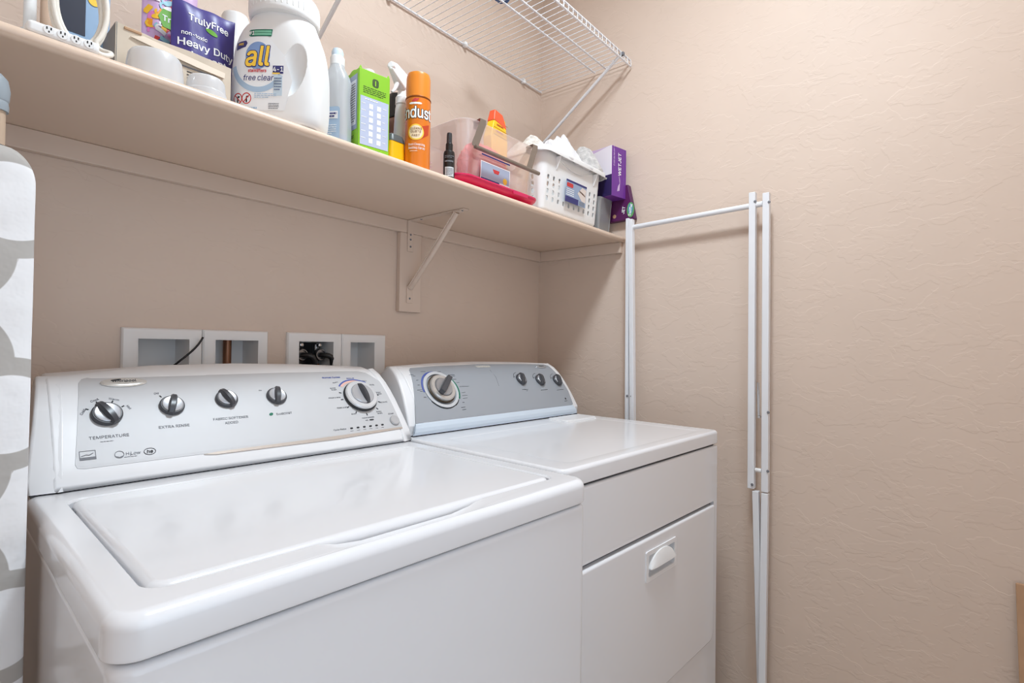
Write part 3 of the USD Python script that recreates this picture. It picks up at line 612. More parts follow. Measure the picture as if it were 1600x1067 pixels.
# ------------------------------------------------------------------ things on the long shelf, left to right
def vented_appliance():
    t = thing('vented_appliance', 'white appliance with black vent slots at the left end of the shelf', 'appliance', (-1.748, -.31, SZ))
    obj('housing', rbox(-.075, .078, -.055, .055, .0002, .105, .016, 16), white_plastic, t, smooth=40)
    for z in (.024, .046, .068, .088):
        obj('vent_slot', hull_pts([(-.06, -.0545, z), (.058, -.0545, z), (.05, -.0545, z+.009), (-.06, -.0545, z+.009)], .0022, 8), black_plastic, t)
    obj('carry_handle', tube(spline([(.070, -.03, .03), (.083, -.045, .05), (.088, -.048, .08), (.076, -.04, .103)], 20), .006, 12), mat('bone_plastic', (222, 212, 198), .4), t, smooth=True)
vented_appliance()
def lamp_base():
    t = thing('stand_base', 'pale grey domed stand with white and tan upright tubes', 'stand', (-1.612, -.262, SZ))
    obj('domed_base', lathe([(.052, .0002), (.052, .006), (.048, .020), (.040, .034), (.026, .046), (.01, .050), (.001, .0505)], 48), mat('pale_grey_plastic', (218, 219, 216), .4), t, smooth=True)
    obj('tube', rod((-.008, 0, .045), (-.008, 0, .30), .0075, 18), white_plastic, t)
    obj('tube', rod((.012, .006, .040), (.012, .006, .30), .0078, 18), mat('tan_plastic', (206, 178, 156), .4), t, label='tan tube')
    obj('collar', lathe([(.020, .043), (.020, .052), (.012, .056)], 28), white_plastic, t)
lamp_base()
def blue_box():
    t = thing('product_box', 'light blue product box with a dark navy picture behind the coiled cord', 'box', (-1.548, -.195, SZ))
    obj('carton', rbox(-.036, .034, -.03, .05, .0002, .22, .0015, 8), mat('sky_card', (150, 180, 212), .5), t)
    fp = plane((0, -.0302, 0), (1, 0, 0), (0, 0, 1))
    obj('picture', put(at(flat(sbox(-.034, .092, .001, .21)), 0, 0), fp), mat('navy_picture', (42, 48, 66), .4), t)
    obj('card_strip', put(flat(sbox(-.035, .0, .033, .058)), fp), mat('cream_card', (226, 208, 186), .6), t)
    for u, v in ((.006, .062), (.012, .155)):
        obj('yellow_dot', put(at(flat(disc(.008)), u, v, .0004), fp), print_yellow, t)
blue_box()
def power_strip():
    t = thing('power_strip', 'short white power strip with a coiled white cord, near the left end of the shelf', 'power strip', (-1.598, -.372, SZ))
    obj('housing', rbox(-.042, .036, -.016, .016, .0002, .0165, .005, 12), white_plastic, t)
    for k in range(4):
        x = -.020+k*.0145
        o = obj('socket', move(lathe([(.0062, 0), (.0062, .0008), (.0056, .0012)], 20), (x, -.0158, .0092), rx=90), white_plastic, t)
        for dx, dz, h in ((-.0022, .002, .0016), (.0022, .002, .0016), (0, -.0025, .0011)):
            obj('socket_hole', box(x+dx-.0007, x+dx+.0007, -.0174, -.0165, .0092+dz-h, .0092+dz+h), black_plastic, o)
    th = np.linspace(0, 2*math.pi*4.5, 170); R = .046+.004*np.sin(th*.37)
    coil = np.c_[.024+R*.64*np.cos(th-.9), .046+.0058*(th/(2*math.pi)-2.2), .086+R*1.3*np.sin(th-.9)]
    lead = spline([(.034, 0, .010), (.050, .006, .012), (.056, .018, .022), tuple(coil[0]+(.004, -.004, -.012)), tuple(coil[0])], 24)
    obj('cord', tube(np.vstack([lead[:-1], coil]), .0036, 10), mat('cord_white', (236, 230, 220), .4), t, smooth=True)
    obj('cord_tie', rbox(.002, .046, .028, .062, .020, .030, .003, 8), mat('cord_white', (0, 0, 0)), t)
power_strip()

def cardboard_box():
    t = thing('cardboard_tray', 'torn pale cardboard box holding two detergent pouches on the shelf', 'cardboard box', (-1.4360, -.233, SZ), -1)
    w, d, h = .087, .070, .096; th = .003
    obj('bottom_panel', rbox(-w, w, -d, d, .0002, th, .001, 6), card, t)
    fr = Polygon([(-w, 0), (w, 0), (w, h-.002), (.06, h-.001), (.02, h+.001), (-.03, h-.001), (-.06, h+.002), (-w, h+.003)])
    m = prism(fr, th); m.vertices = np.c_[m.vertices[:, 0], -d+th-m.vertices[:, 2], m.vertices[:, 1]]; obj('front_panel', fixn(m), card, t)
    obj('back_panel', rbox(-w, w, d-th, d, 0, h+.02, .001, 6), card, t)
    obj('side_panel', rbox(-w, -w+th, -d, d, 0, h+.004, .001, 6), mat('shade_card', (150, 146, 144), .8), t, label='side panel with shade painted into its colour'); obj('side_panel', rbox(w-th, w, -d, d, 0, .030, .001, 6), card, t)  # left panel is the same card, its shade put into a darker grey
    fl = Polygon([(-.068, .083), (-.02, .076), (.03, .071), (.074, .069), (.076, .080), (.02, .085), (-.05, .091)])
    m = prism(fl, .002); m.vertices = np.c_[m.vertices[:, 0], -d-.0008-m.vertices[:, 2]-(m.vertices[:, 1] < .0795)*.003, m.vertices[:, 1]]; obj('torn_flap', fixn(m), mat('flap_card', (224, 208, 190), .8), t)
    obj('torn_edge', rbox(-.076, -.052, -d-.002, -d+.001, .092, .0965, .001, 6), card_brown, t)
    obj('slot', box(-.02, .062, -d-.0011, -d, .0665, .0688), print_grey, t)
    fp = plane((0, -d-.0003, 0), (1, 0, 0), (0, 0, 1))
    obj('printed_mark', put(at(dashes(.010, .016, 3, 4), .020, .055), fp), print_dark, t)
cardboard_box()
def pouch_mesh(w, h, th, n=24):
    us = np.linspace(-1, 1, n); vs = np.linspace(0, 1, n)
    U, V = np.meshgrid(us, vs); bulge = th*(1-np.abs(U)**3)*np.clip(1-np.abs(2*V-1)**4, 0, 1)+.0007
    wob = .002*np.sin(7*U+3*V)+.0015*np.sin(11*V)
    def side(s): return np.c_[(U*w/2).ravel(), (s*bulge+wob).ravel(), (V*h).ravel()]
    f = []
    for i in range(n-1):
        for j in range(n-1):
            a = i*n+j; f += [(a, a+1, a+n+1), (a, a+n+1, a+n)]
    f = np.array(f); N = n*n
    e = []
    loop = list(range(n)) + [k*n+n-1 for k in range(1, n)] + [N-1-k for k in range(1, n)] + [(n-1-k)*n for k in range(1, n-1)]
    for a, b in zip(loop, loop[1:]+loop[:1]): e += [(a, a+N, b), (b, a+N, b+N)]
    m = trimesh.Trimesh(np.vstack([side(-1), side(1)]), np.vstack([f, f[:, ::-1]+N, e]), process=False)
    return fixn(m), lambda u, v, q: np.c_[u, -(th*(1-np.abs(2*u/w)**3)*np.clip(1-np.abs(2*v/h-1)**4, 0, 1)+.0007)+.002*np.sin(14*u/w+3*v/h)+.0015*np.sin(11*v/h)-q-.0006, v]
def purple_pouch():
    t = thing('detergent_pouch', 'purple detergent pouch with white lettering standing in the cardboard box', 'pouch', (-1.3740, -.241, SZ+.034), -3)
    w, h = .106, .180; m, fn = pouch_mesh(w, h, .011)
    obj('bag', m, mat('pouch_purple', (68, 58, 130), .4), t, smooth=True)
    L = lambda s, hh, u, v, **k: obj('lettering', put(at(text(s, hh, depth=.0002, **k), u, v), fn), print_white, t, smooth=False)
    L('TrulyFree', .0122, .006, .153, bold=True, xs=.92); L('non-toxic', .0072, -.018, .1215, bold=True, xs=.92); L('Heavy Duty', .0133, .003, .104, bold=True, xs=.96); L('Detergent', .0133, -.006, .083, bold=True)
    obj('leaf', put(at(flat(affinity.rotate(ell(.0105, .0042), -25), .0002, .004), .010, .1385), fn), mat('leaf_green', (104, 168, 50), .5), t)
purple_pouch()
def pattern_pouch():
    t = thing('detergent_pouch', 'multicoloured patterned detergent pouch behind the purple one', 'pouch', (-1.4160, -.196, SZ+.005), -3)
    w, h = .088, .26; m, fn = pouch_mesh(w, h, .009)
    obj('bag', m, mat('pouch_lilac', (206, 170, 208), .4), t, smooth=True)
    r = random.Random(5); cols = [('pp_pink', (226, 130, 190)), ('pp_orange', (240, 150, 40)), ('pp_red', (214, 62, 60)), ('pp_blue', (70, 84, 150)), ('pp_yellow', (246, 190, 50)), ('pp_aqua', (150, 200, 214)), ('pp_white', (240, 236, 240))]
    for k, cname in enumerate(cols):
        ps = []
        for q in range(9):
            u, v = -.037+r.random()*.05, .12+r.random()*.13
            ps.append(affinity.translate(affinity.rotate(r.choice([ell(.0085, .0045), sbox(-.008, -.004, .008, .004), ring_poly(.004, .0075, 0, 180, 16)]), r.uniform(0, 180)), u, v))
        for g in ps:
            g = g.intersection(sbox(-.042, .012, .040, .252))
            if g.area > 1e-6: obj('print', put(at(flat(g, .0001, .006), 0, 0, .00012*k), fn), mat(cname[0], cname[1], .45), t)
    badge = affinity.translate(Polygon([(-.020, 0), (-.012, .017), (.03, .017), (.03, -.017), (-.012, -.017)]), -.002, .183)
    o = obj('green_badge', put(flat(badge, .0001, .006), lambda u, v, q: fn(u, v, q+.0012)), mat('leaf_green', (0, 0, 0)), t)
    obj('lettering', put(at(text('Truly', .0105, bold=True, center=False, depth=.0002), -.016, .178), lambda u, v, q: fn(u, v, q+.0016)), print_white, o, smooth=False)
pattern_pouch()
frost = clear_mat('frosted_plastic', (250, 250, 251), milk=.88, rough=.3)
def tub(x, y, r, h, label, lip):
    t = thing('plastic_cap', label, 'plastic cap', (x, y, SZ))
    k = .88
    obj('shell', lathe([(r, .0002), (r, .002), (r*.985, h*.25), (r*.955, h*.6), (r*.91, h*.88), (r*.84, h*.98), (r*.6, h), (.001, h), (.001, h-.0015), (r*.8, h-.0018), (r*.89, h*.86), (r-.002, .0002)], 48, cap0=False, cap1=False), frost, t, smooth=50)
    if lip: obj('band', lathe([(r*1.03, .0005), (r*1.03, .010), (r, .013), (r*.97, .012), (r*.97, .0005)], 48, cap0=False, cap1=False), frost, t, smooth=50)
tub(-1.4815, -.3448, .040, .046, 'large frosted plastic dosing cap turned upside down before the cardboard box', False)
tub(-1.4085, -.3505, .0305, .036, 'small frosted plastic dosing cap turned upside down, right of the larger one', True)
def canister():
    t = thing('white_canister', 'plain white bottle standing behind the purple pouch and the big jug', 'bottle', (-1.2640, -.110, SZ))
    obj('body', lathe([(.034, .0002), (.036, .004), (.036, .23), (.029, .25)], 40), white_plastic, t)
    obj('screw_cap', lathe([(.0275, .246), (.0275, .300), (.025, .306), (.001, .307)], 40), white_plastic, t)
canister()

def jug():
    t = thing('detergent_jug', 'big white detergent jug with yellow letters and moulded handle', 'detergent jug', (-1.2585, -.3130, SZ), -50)
    # local: x along the wide side (towards the shelf front), -y is the label face
    secs = [(.0002, 0, 0, .074, .043, 3.2), (.004, 0, 0, .079, .047, 3.4), (.02, 0, 0, .084, .050, 3.6), (.06, 0, 0, .086, .051, 3.8), (.10, 0, 0, .0855, .051, 3.8), (.14, 0, 0, .082, .050, 3.6), (.165, 0, 0, .0775, .0495, 3.2), (.182, 0, 0, .072, .049, 2.8), (.194, .001, 0, .067, .0485, 2.4), (.200, .002, 0, .0635, .048, 2.2), (.212, .002, 0, .060, .0475, 2.0)]
    Z = np.array([q[0] for q in secs]); zz = np.r_[np.linspace(0, .02, 6), np.linspace(.025, .212, 40)]
    I = lambda k: np.interp(zz, Z, [q[k] for q in secs])
    from scipy.interpolate import PchipInterpolator as PI
    F = [PI(Z, [q[k] for q in secs]) for k in range(1, 6)]
    dense = [(z+.0002, *(f(z) for f in F)) for z in zz]
    body = man(fixn(supl(dense, 72)))
    def grip(s):
        e = trimesh.creation.icosphere(4, 1.0); e.vertices = e.vertices*np.array((.026, .026, .060)); e = move(e, ry=14)
        e.apply_translation((.043, s*.0615, .105)); return man(e)
    body = body - grip(-1) - grip(1)
    obj('body', tm(body), white_plastic, t, smooth=50)
    def front(u, v, q):
        u = u*.88+.002; a, b, e, cx = F[2](v), F[3](v), F[4](v), F[0](v)
        k = np.clip(np.abs((u-cx)/a), 0, .999); return np.c_[u, -b*(1-k**e)**(1/e)-q-.0004, v]
    c = (.003, 0)
    cap = [(.0600, .211), (.062, .213), (.0635, .218), (.0635, .248), (.0610, .253), (.052, .2545), (.001, .2545)]
    k = obj('screw_cap', lathe(cap, 64, c), white_plastic, t)
    for i in range(40):
        a = 2*math.pi*i/40
        if i % 1 == 0: obj('grip_rib', hull_pts([(c[0]+.0632*math.cos(a), .0632*math.sin(a), .222), (c[0]+.0632*math.cos(a), .0632*math.sin(a), .244)], .0012, 6), white_plastic, k)
    D = lambda n, p, u, v, m, w=0, parent=None, edge=.005: obj(n, put(at(flat(p, .0002, edge), u, v, w), front), m, parent or t, smooth=30)
    Tx = lambda s, h, u, v, m, parent=None, w=.0004, rot=0, **k: obj('lettering', put(at(text(s, h, depth=.0002, **k), u, v, w, rot), front), m, parent or t, smooth=False)
    lab = D('label', Polygon([(-.084, .025), (.028, .025), (.044, .08), (.026, .128), (-.012, .166), (-.060, .160), (-.078, .12)]), 0, 0, mat('label_white', (240, 242, 245), .35))
    W = .0003
    D('blue_swirl', ring_poly(.050, .060, 190, 330, 40), -.028, .118, print_sky, W, lab)
    D('blue_disc', disc(.026), -.030, .127, mat('disc_blue', (128, 158, 206), .4), W, lab)
    obj('lettering_edge', put(at(outline('all', .036, .0016, bold=True, xs=.95, shear=.14, depth=.0002), -.030, .126, .0006), front), print_navy, lab, smooth=False)
    Tx('all', .036, -.030, .126, print_yellow, lab, .0010, bold=True, xs=.95, shear=.14)
    Tx('stainlifters', .0058, -.030, .0985, print_red, lab, .0007, bold=True)
    Tx('free', .0105, -.046, .0855, print_navy, lab, shear=.15); Tx('clear', .0105, -.012, .0855, print_navy, lab, shear=.15)
    g = D('green_flag', Polygon([(-.026, -.005), (-.026, .005), (-.022, .0065), (.024, .0065), (.022, -.0065), (-.022, -.0065)]), -.024, .170, print_green, W)
    D('flag_print', sbox(-.018, -.0045, .019, .0045).difference(sbox(-.018, -.0006, .019, .0006)), -.021, .170, mat('flag_pale', (130, 200, 170), .5), .0006, g)
    Tx('#1', .0075, -.0445, .170, print_white, g, .0006, bold=True)
    p = D('navy_tab', Polygon([(-.013, -.008), (-.013, .007), (.010, .008), (.013, .003), (.009, -.004)]), -.066, .148, print_navy, W)
    Tx('FREE', .0042, -.068, .150, print_yellow, p, .0006, bold=True)
    q = D('loads_patch', sbox(-.011, -.0075, .011, .0075), .014, .1005, print_navy, W, lab)
    Tx('4-1', .0085, .014, .1012, print_white, q, .0006, bold=True); D('yellow_strip', sbox(-.010, -.0012, .006, .0012), .012, .0935, print_yellow, .0006, q)
    D('pale_panel', sbox(-.009, -.019, .009, .019), .014, .071, mat('pale_sky', (200, 218, 232), .4), W, lab)
    obj('small_print', put(at(dashes(.015, .026, 5, 2, edge=.006), .014, .074, .0006), front), mat('print_slate', (110, 124, 150), .5), lab)
    for u in (-.072, -.052):
        s = D('no_sign', ring_poly(.0088, .0105).union(affinity.rotate(sbox(-.0095, -.0008, .0095, .0008), 45 if u > -.06 else -45)), u, .047, print_red, W, lab)
        D('figure', unary_union([ell(.0016, .0016).buffer(0), affinity.translate(ell(.0016, .0040), 0, -.004), affinity.translate(ell(.003, .0016), .002, .003)]), u, .047, print_dark, .0002, s)
    obj('small_print', put(at(dashes(.046, .010, 3, 8, edge=.006), -.012, .052, .0004), front), print_sky, lab)
    obj('small_print', put(at(dashes(.040, .006, 1, 12, .9, edge=.006), -.040, .029, .0004), front), print_sky, lab)
    obj('small_print', put(at(dashes(.022, .012, 4, 13, edge=.006), .006, .033, .0004), front), print_grey, lab)
jug()

def dish_bottle():
    t = thing('dish_soap_bottle', 'slim milky white squeeze bottle between the big jug and the green carton', 'bottle', (-1.1395, -.312, SZ), -58)
    secs = [(.0002, 0, 0, .030, .020, 3), (.003, 0, 0, .031, .022, 3.2), (.05, 0, 0, .031, .022, 3.4), (.110, 0, 0, .0275, .021, 3.2), (.146, .001, 0, .029, .021, 3), (.160, .001, 0, .025, .019, 2.8), (.176, .001, 0, .0165, .0155, 2.2), (.184, .001, 0, .0145, .0145, 2)]
    obj('body', supl(secs, 48), clear_mat('milky_plastic', (236, 240, 244), milk=.85, rough=.3), t, smooth=50)
    obj('contents', supl([(.004, 0, 0, .030, .0195, 3), (.03, 0, 0, .0305, .0195, 3.2)], 40), mat('blue_liquid', (150, 170, 200), .2), t)
    c = obj('flip_cap', lathe([(.0150, .183), (.0150, .199), (.0135, .202)], 28, (.001, 0)), white_plastic, t)
    obj('spout', lathe([(.012, .201), (.0125, .211), (.010, .218), (.004, .2195), (.001, .2195)], 24, (.001, 0)), mat('pale_blue_cap', (208, 224, 238), .35), c)
    f = lambda u, v, q: np.c_[u, -.0222-q+0*v, v]
    l = obj('label', put(at(flat(rrp(.044, .075, .006), .0002, .01), -.003, .050), f), print_sky, t)
    obj('label_band', put(at(flat(sbox(-.018, -.008, .018, .008), .0002), -.003, .070, .0004), f), print_white, l)
    obj('lettering', put(at(dashes(.030, .012, 2, 6, .8), -.003, .070, .0008), f), print_navy, l)
    obj('small_print', put(at(dashes(.030, .022, 5, 5), -.003, .040, .0004), f), print_white, l)
dish_bottle()

def green_carton():
    t = thing('green_carton', 'lime green carton with white screw cap and printed grey panels', 'carton', (-1.0720, -.325, SZ), -7)
    w, d, h = .0365, .034, .180; lime = mat('lime_card', (138, 196, 38), .42)
    obj('carton', cat(rbox(-w, w, -d, d, .0002, h, .0015, 8), hull_pts([(x, y, z) for x in (-w+.003, w-.003) for y in (-.004, .004) for z in (h-.002, h+.004)] + [(x, y, h-.002) for x in (-w+.004, w-.004) for y in (-d+.006, d-.006)], .0014, 6)), lime, t)
    for x in (-w+.001, w-.006):
        obj('corner_tab', hull_pts([(x, -d+.003, h), (x+.006, -d+.003, h), (x+.003, -d+.003, h+.006), (x+.003, -d+.010, h+.002)], .001, 6), lime, t)
    obj('screw_cap', lathe([(.013, h-.001), (.013, h+.016), (.012, h+.018), (.001, h+.018)], 28, (.004, .002)), white_plastic, t)
    fr = plane((0, -d-.0001, 0), (1, 0, 0), (0, 0, 1)); lf = plane((-w-.0001, 0, 0), (0, -1, 0), (0, 0, 1))
    pg = mat('panel_lilac', (184, 192, 216), .5)
    P = obj('front_panel', put(at(flat(sbox(-.0335, .018, .0335, .122)), 0, 0), fr), pg, t)
    for k in range(6):
        for x in (-.0085, .0105): obj('check_box', put(at(flat(sbox(-.0045, -.005, .0045, .005), .0002), x, .104-k*.0148, .0005), fr), print_white, P)
        obj('small_print', put(at(dashes(.013, .004, 1, 60+k), -.0245, .107-k*.0148, .0005), fr), print_white, P)
        obj('small_print', put(at(dashes(.010, .004, 1, 70+k), .024, .107-k*.0148, .0005), fr), print_white, P)
    obj('small_print', put(at(dashes(.048, .006, 1, 79), 0, .117, .0005), fr), print_white, P)
    ink = mat('ink_green', (58, 78, 30), .6)
    obj('emblem', put(at(flat(rrp(.015, .018, .005).difference(rrp(.003, .012, .001)), .0002), .0015, .157), fr), ink, t)
    obj('small_print', put(at(dashes(.054, .016, 4, 81), 0, .137), fr), ink, t); obj('small_print', put(at(dashes(.026, .005, 2, 82), 0, .010), fr), ink, t)
    Q = obj('side_panel', put(at(flat(sbox(-.031, .052, .026, .170)), 0, 0), lf), mat('panel_steel', (156, 168, 196), .5), t)
    obj('side_sheet', put(at(flat(sbox(-.028, .062, .0215, .158), .0002), 0, 0, .0005), lf), mat('sheet_white', (226, 230, 238), .5), Q)
    obj('small_print', put(at(dashes(.044, .085, 16, 83), -.003, .110, .0009), lf), print_grey, Q)
    obj('small_print', put(at(dashes(.036, .012, 3, 84), -.006, .036), lf), ink, t); obj('small_print', put(at(dashes(.036, .004, 1, 85), -.006, .014), lf), ink, t)
green_carton()

def behind_bottles():
    t = thing('brown_bottle', 'brown bottle with black cap standing far back behind the spray bottle', 'bottle', (-.894, -.205, SZ))
    obj('body', lathe([(.032, .0002), (.034, .004), (.034, .150), (.028, .172), (.022, .180)], 36), mat('brown_plastic', (92, 58, 44), .35), t)
    obj('cap', lathe([(.026, .178), (.0285, .182), (.0285, .225), (.024, .240), (.012, .246), (.001, .247)], 36), black_plastic, t, smooth=45)
    t = thing('purple_bottle', 'purple bottle with lavender top peeking out behind the green carton', 'bottle', (-.992, -.250, SZ))
    obj('body', supl([(.0002, 0, 0, .022, .018, 3), (.004, 0, 0, .024, .020, 3), (.115, 0, 0, .024, .020, 3), (.122, 0, 0, .021, .018, 2.6)], 36), mat('deep_purple', (70, 52, 128), .35), t)
    obj('top', supl([(.120, 0, 0, .024, .019, 2.8), (.145, 0, 0, .023, .018, 2.6), (.165, 0, 0, .012, .012, 2)], 36), mat('lavender', (160, 146, 206), .35), t)
    t = thing('yellow_tub', 'small yellow tub with dark grey lid between green carton and spray bottle', 'tub', (-.994, -.318, SZ))
    obj('body', rrloft(.050, .044, .012, [(.0002, .003), (.006, 0), (.022, .001), (.060, .003)], n=5), mat('tub_yellow', (250, 186, 20), .35), t)
    obj('lid', rrloft(.046, .040, .012, [(.060, 0), (.064, 0), (.076, .004), (.080, .010)], n=5), mat('lid_grey', (88, 92, 92), .35), t)
    obj('base_band', rrloft(.051, .045, .012, [(.008, 0), (.012, 0)], n=5), mat('band_orange', (232, 140, 14), .4), t)
behind_bottles()

def spray_bottle():
    t = thing('spray_bottle', 'white trigger spray bottle behind the orange aerosol can', 'spray bottle', (-.9490, -.288, SZ), 24)
    wp = mat('spray_white', (238, 238, 242), .35)
    obj('body', supl([(.0002, 0, 0, .034, .022, 2.6), (.004, 0, 0, .036, .024, 2.6), (.06, 0, 0, .034, .023, 2.6), (.085, 0, 0, .025, .020, 2.3), (.105, .002, 0, .019, .018, 2.1), (.125, .002, 0, .0175, .017, 2), (.142, .002, 0, .0165, .0165, 2), (.165, .002, 0, .015, .015, 2), (.178, .002, 0, .013, .013, 2)], 44), wp, t, smooth=50)
    h = obj('sprayer_head', hull_pts([(-.052, 0, .238), (-.050, 0, .250), (-.030, 0, .256), (.010, -.006, .248), (.010, .006, .248), (.016, 0, .226), (-.004, -.007, .216), (-.004, .007, .216), (-.034, 0, .232)], .006, 14), wp, t, smooth=50)
    obj('nozzle', move(lathe([(.0075, 0), (.0085, .003), (.0085, .011), (.006, .013)], 20), (-.044, 0, .244), ry=-82), wp, h)
    obj('collar', lathe([(.0150, .176), (.0150, .192), (.010, .200), (.009, .222)], 28, (.002, 0)), wp, t)
    tr = spline([(-.020, 0, .228), (-.026, 0, .212), (-.036, 0, .196), (-.047, 0, .186)], 14)
    obj('trigger', tube(tr, np.linspace(.0068, .0026, 14), 12), wp, t, smooth=True)
spray_bottle()

def aerosol():
    t = thing('aerosol_can', 'orange aerosol dusting spray can with black and white lettering', 'aerosol can', (-.9515, -.354, SZ))
    R = .0292; org = mat('can_orange', (226, 122, 22), .3, coat=.3)
    obj('can', lathe([(R-.002, .0002), (R, .002), (R, .160), (R-.001, .164)], 56), org, t)
    obj('rim', lathe([(R-.001, .162), (R+.0006, .1635), (R+.0006, .1655), (R-.002, .168)], 56), mat('rim_brown', (150, 84, 30), .3, metal=.5), t)
    obj('cap', lathe([(R-.0015, .167), (R-.0015, .215), (R-.0035, .2235), (R-.009, .2255), (.001, .2255)], 56), mat('cap_orange', (236, 140, 44), .35), t)
    a0 = math.atan2(-1.325+.354, -1.7665+.9515) - .22
    # azimuth of the middle of the print, turned a little left of the camera
    f = wrap(R, a0, 0)
    Tx = lambda s, h, u, v, m, w=.0004, parent=None, **k: obj('lettering', put(at(text(s, h, depth=.0002, **k), u, v, w), f), m, parent or t, smooth=False)
    obj('lettering_edge', put(at(outline('Endust', .0255, .0013, bold=True, xs=.76, depth=.0002), 0, .128, .0002), f), print_dark, t, smooth=False)
    Tx('Endust', .0255, .0, .128, print_white, .0006, bold=True, xs=.76)
    obj('flame', put(at(flat(unary_union([affinity.translate(affinity.rotate(ell(.0065, .0022), 35), -.003+k*.006, .1555) for k in range(2)]), .0002, .004), 0, 0, .0003), f), print_red, t)
    obj('cloud', put(at(flat(unary_union([affinity.translate(ell(.007, .0025), -.008+k*.008, .148) for k in range(3)]), .0002, .004), 0, 0, .0003), f), print_white, t)
    obj('red_brush', put(at(flat(Polygon([(.012, .094), (.036, .104), (.034, .080), (.014, .066), (.020, .082)]), .0002, .004), 0, 0, .0003), f), mat('brush_red', (196, 66, 24), .4), t)
    b = obj('round_seal', put(at(flat(ring_poly(.0155, .0185), .0002, .004), .002, .0815, .0005), f), print_yellow, t)
    obj('seal_disc', put(at(flat(disc(.0155), .0002, .004), .002, .0815, .0005), f), mat('seal_cream', (244, 222, 190), .4), b)
    for s, v in (('CLEANS', .0895), ('DUSTS', .0825), ('FAST', .0735)): Tx(s, .0052, .002, v, mat('seal_brown', (120, 70, 30), .5), .0009, b, shear=.15)
    Tx('Dust Cleaning', .0056, .004, .0535, print_white, xs=.8); Tx('Dusting Spray', .0056, .004, .0455, print_white, xs=.8)
    obj('small_print', put(at(dashes(.030, .003, 1, 91, edge=.004), .003, .038, .0003), f), print_white, t)
aerosol()

def small_spray():
    t = thing('mist_bottle', 'small black mist spray bottle with a white label at the shelf edge', 'spray bottle', (-.8665, -.3715, SZ))
    obj('bottle', lathe([(.0125, .0002), (.0138, .002), (.0138, .060), (.0125, .066), (.008, .069)], 36), black_plastic, t)
    obj('collar', lathe([(.0088, .068), (.0088, .084), (.008, .086)], 28), black_plastic, t); obj('sprayer', lathe([(.0068, .085), (.0064, .108), (.0058, .112), (.001, .1125)], 28), mat('sprayer_black', (50, 50, 53), .4), t)
    f = wrap(.0138, math.atan2(-1.325+.3715, -1.7665+.8665), 0)
    obj('label', put(at(flat(sbox(-.0105, .003, .0125, .026), .0002, .003), 0, 0, .0002), f), mat('label_grey', (206, 210, 214), .5), t)
    obj('small_print', put(at(dashes(.018, .018, 5, 92, edge=.003), .001, .0145, .0006), f), print_grey, t)
    obj('lettering', put(at(dashes(.024, .007, 1, 93, .9, edge=.003), .001, .040, .0003), f), print_grey, t); obj('lettering', put(at(dashes(.024, .007, 2, 94, .7, edge=.003), .001, .051, .0003), f), print_grey, t)
small_spray()

def shell(w, d, r, prof, th, n=8, c=(0, 0)):
    """open tub: outer profile [(z, inset)] up, inner wall back down, closed bottom"""
    inn = [(z, i+th) for z, i in prof[::-1]]; inn[-1] = (inn[-1][0]+th, inn[-1][1])
    return rrloft(w, d, r, prof+inn, c, n)
PL = (-.677, -.258)
def pink_lid():
    t = thing('pink_lid', 'bright pink plastic tub lid lying under the clear bin', 'lid', (*PL, SZ), 0)
    pk = mat('pink_plastic', (222, 36, 92), .3, sss=.15)
    obj('lid_panel', rrloft(.336, .262, .045, [(.0002, .030), (.004, .022), (.012, .006), (.017, .001), (.020, 0), (.0222, .001), (.0222, .005), (.018, .012), (.0175, .020)], n=10), pk, t, smooth=45)
    obj('lid_rim', rrloft(.338, .264, .046, [(.0195, .002), (.0205, 0), (.0235, 0), (.0245, .0015), (.0245, .006), (.0215, .008), (.0195, .008)], n=10, cap0=False, cap1=False), pk, t, smooth=45)
    obj('latch_tab', rbox(.035, .10, -.1335, -.1295, .012, .024, .0018, 8), pk, t)
pink_lid()
BX = (-.647, -.245)
def clear_bin():
    t = thing('clear_bin', 'clear plastic bin with red contents and printed label on pink lid', 'storage bin', (*BX, SZ+.0182))
    cl = clear_mat('clear_plastic', (250, 244, 244), milk=.27, rough=.2)
    obj('tub', shell(.306, .230, .040, [(.0002, .018), (.004, .012), (.06, .009), (.150, .002), (.158, -.002), (.163, -.003), (.1655, -.001)], .0018, 10), cl, t, smooth=45)
    f = plane((-.055, -.1088, .004), (1, 0, 0), (0, -.045, 1))
    l = obj('label', put(at(flat(sbox(-.034, .004, .082, .062)), 0, 0), f), mat('label_steel', (168, 180, 202), .4), t)
    for n, p, m in (('label_top', sbox(-.034, .086, .082, .088), print_white), ('label_line', sbox(-.034, .079, .082, .083), print_navy), ('navy_bar', sbox(-.033, .005, .040, .021), print_navy), ('white_bar', sbox(.042, .004, .082, .021), print_white), ('red_patch', Polygon([(.012, .052), (.040, .052), (.036, .042), (.018, .042)]), print_red), ('yellow_spot', affinity.translate(disc(.0085), .064, .030), print_yellow), ('barcode', unary_union([sbox(.046+k*.003, .006, .0474+k*.003+.0006*(k % 3), .018) for k in range(8)]), print_grey), ('round_logo', affinity.translate(ring_poly(.004, .0058), -.022, .013), mat('logo_pink', (220, 160, 190), .5)), ('small_print', affinity.translate(sbox(-.012, -.002, .020, .002), .005, .0155), print_sky), ('frame_line', sbox(-.036, .002, .084, .064).difference(sbox(-.034, .004, .082, .062)), print_white)):
        obj(n, put(at(flat(p, .0002), 0, 0, .0006), f), m, l)
    # embossed marks on the left side
    for u, v in ((-.06, .06), (-.03, .055)):
        obj('embossed_mark', put(at(dashes(.022, .05, 4, int(50+u*100), .5), u, v), plane((-.1455, 0, 0), (0, -1, 0), (0, 0, 1))), mat('emboss_white', (246, 226, 226), .5), t)
    return t
clear_bin()
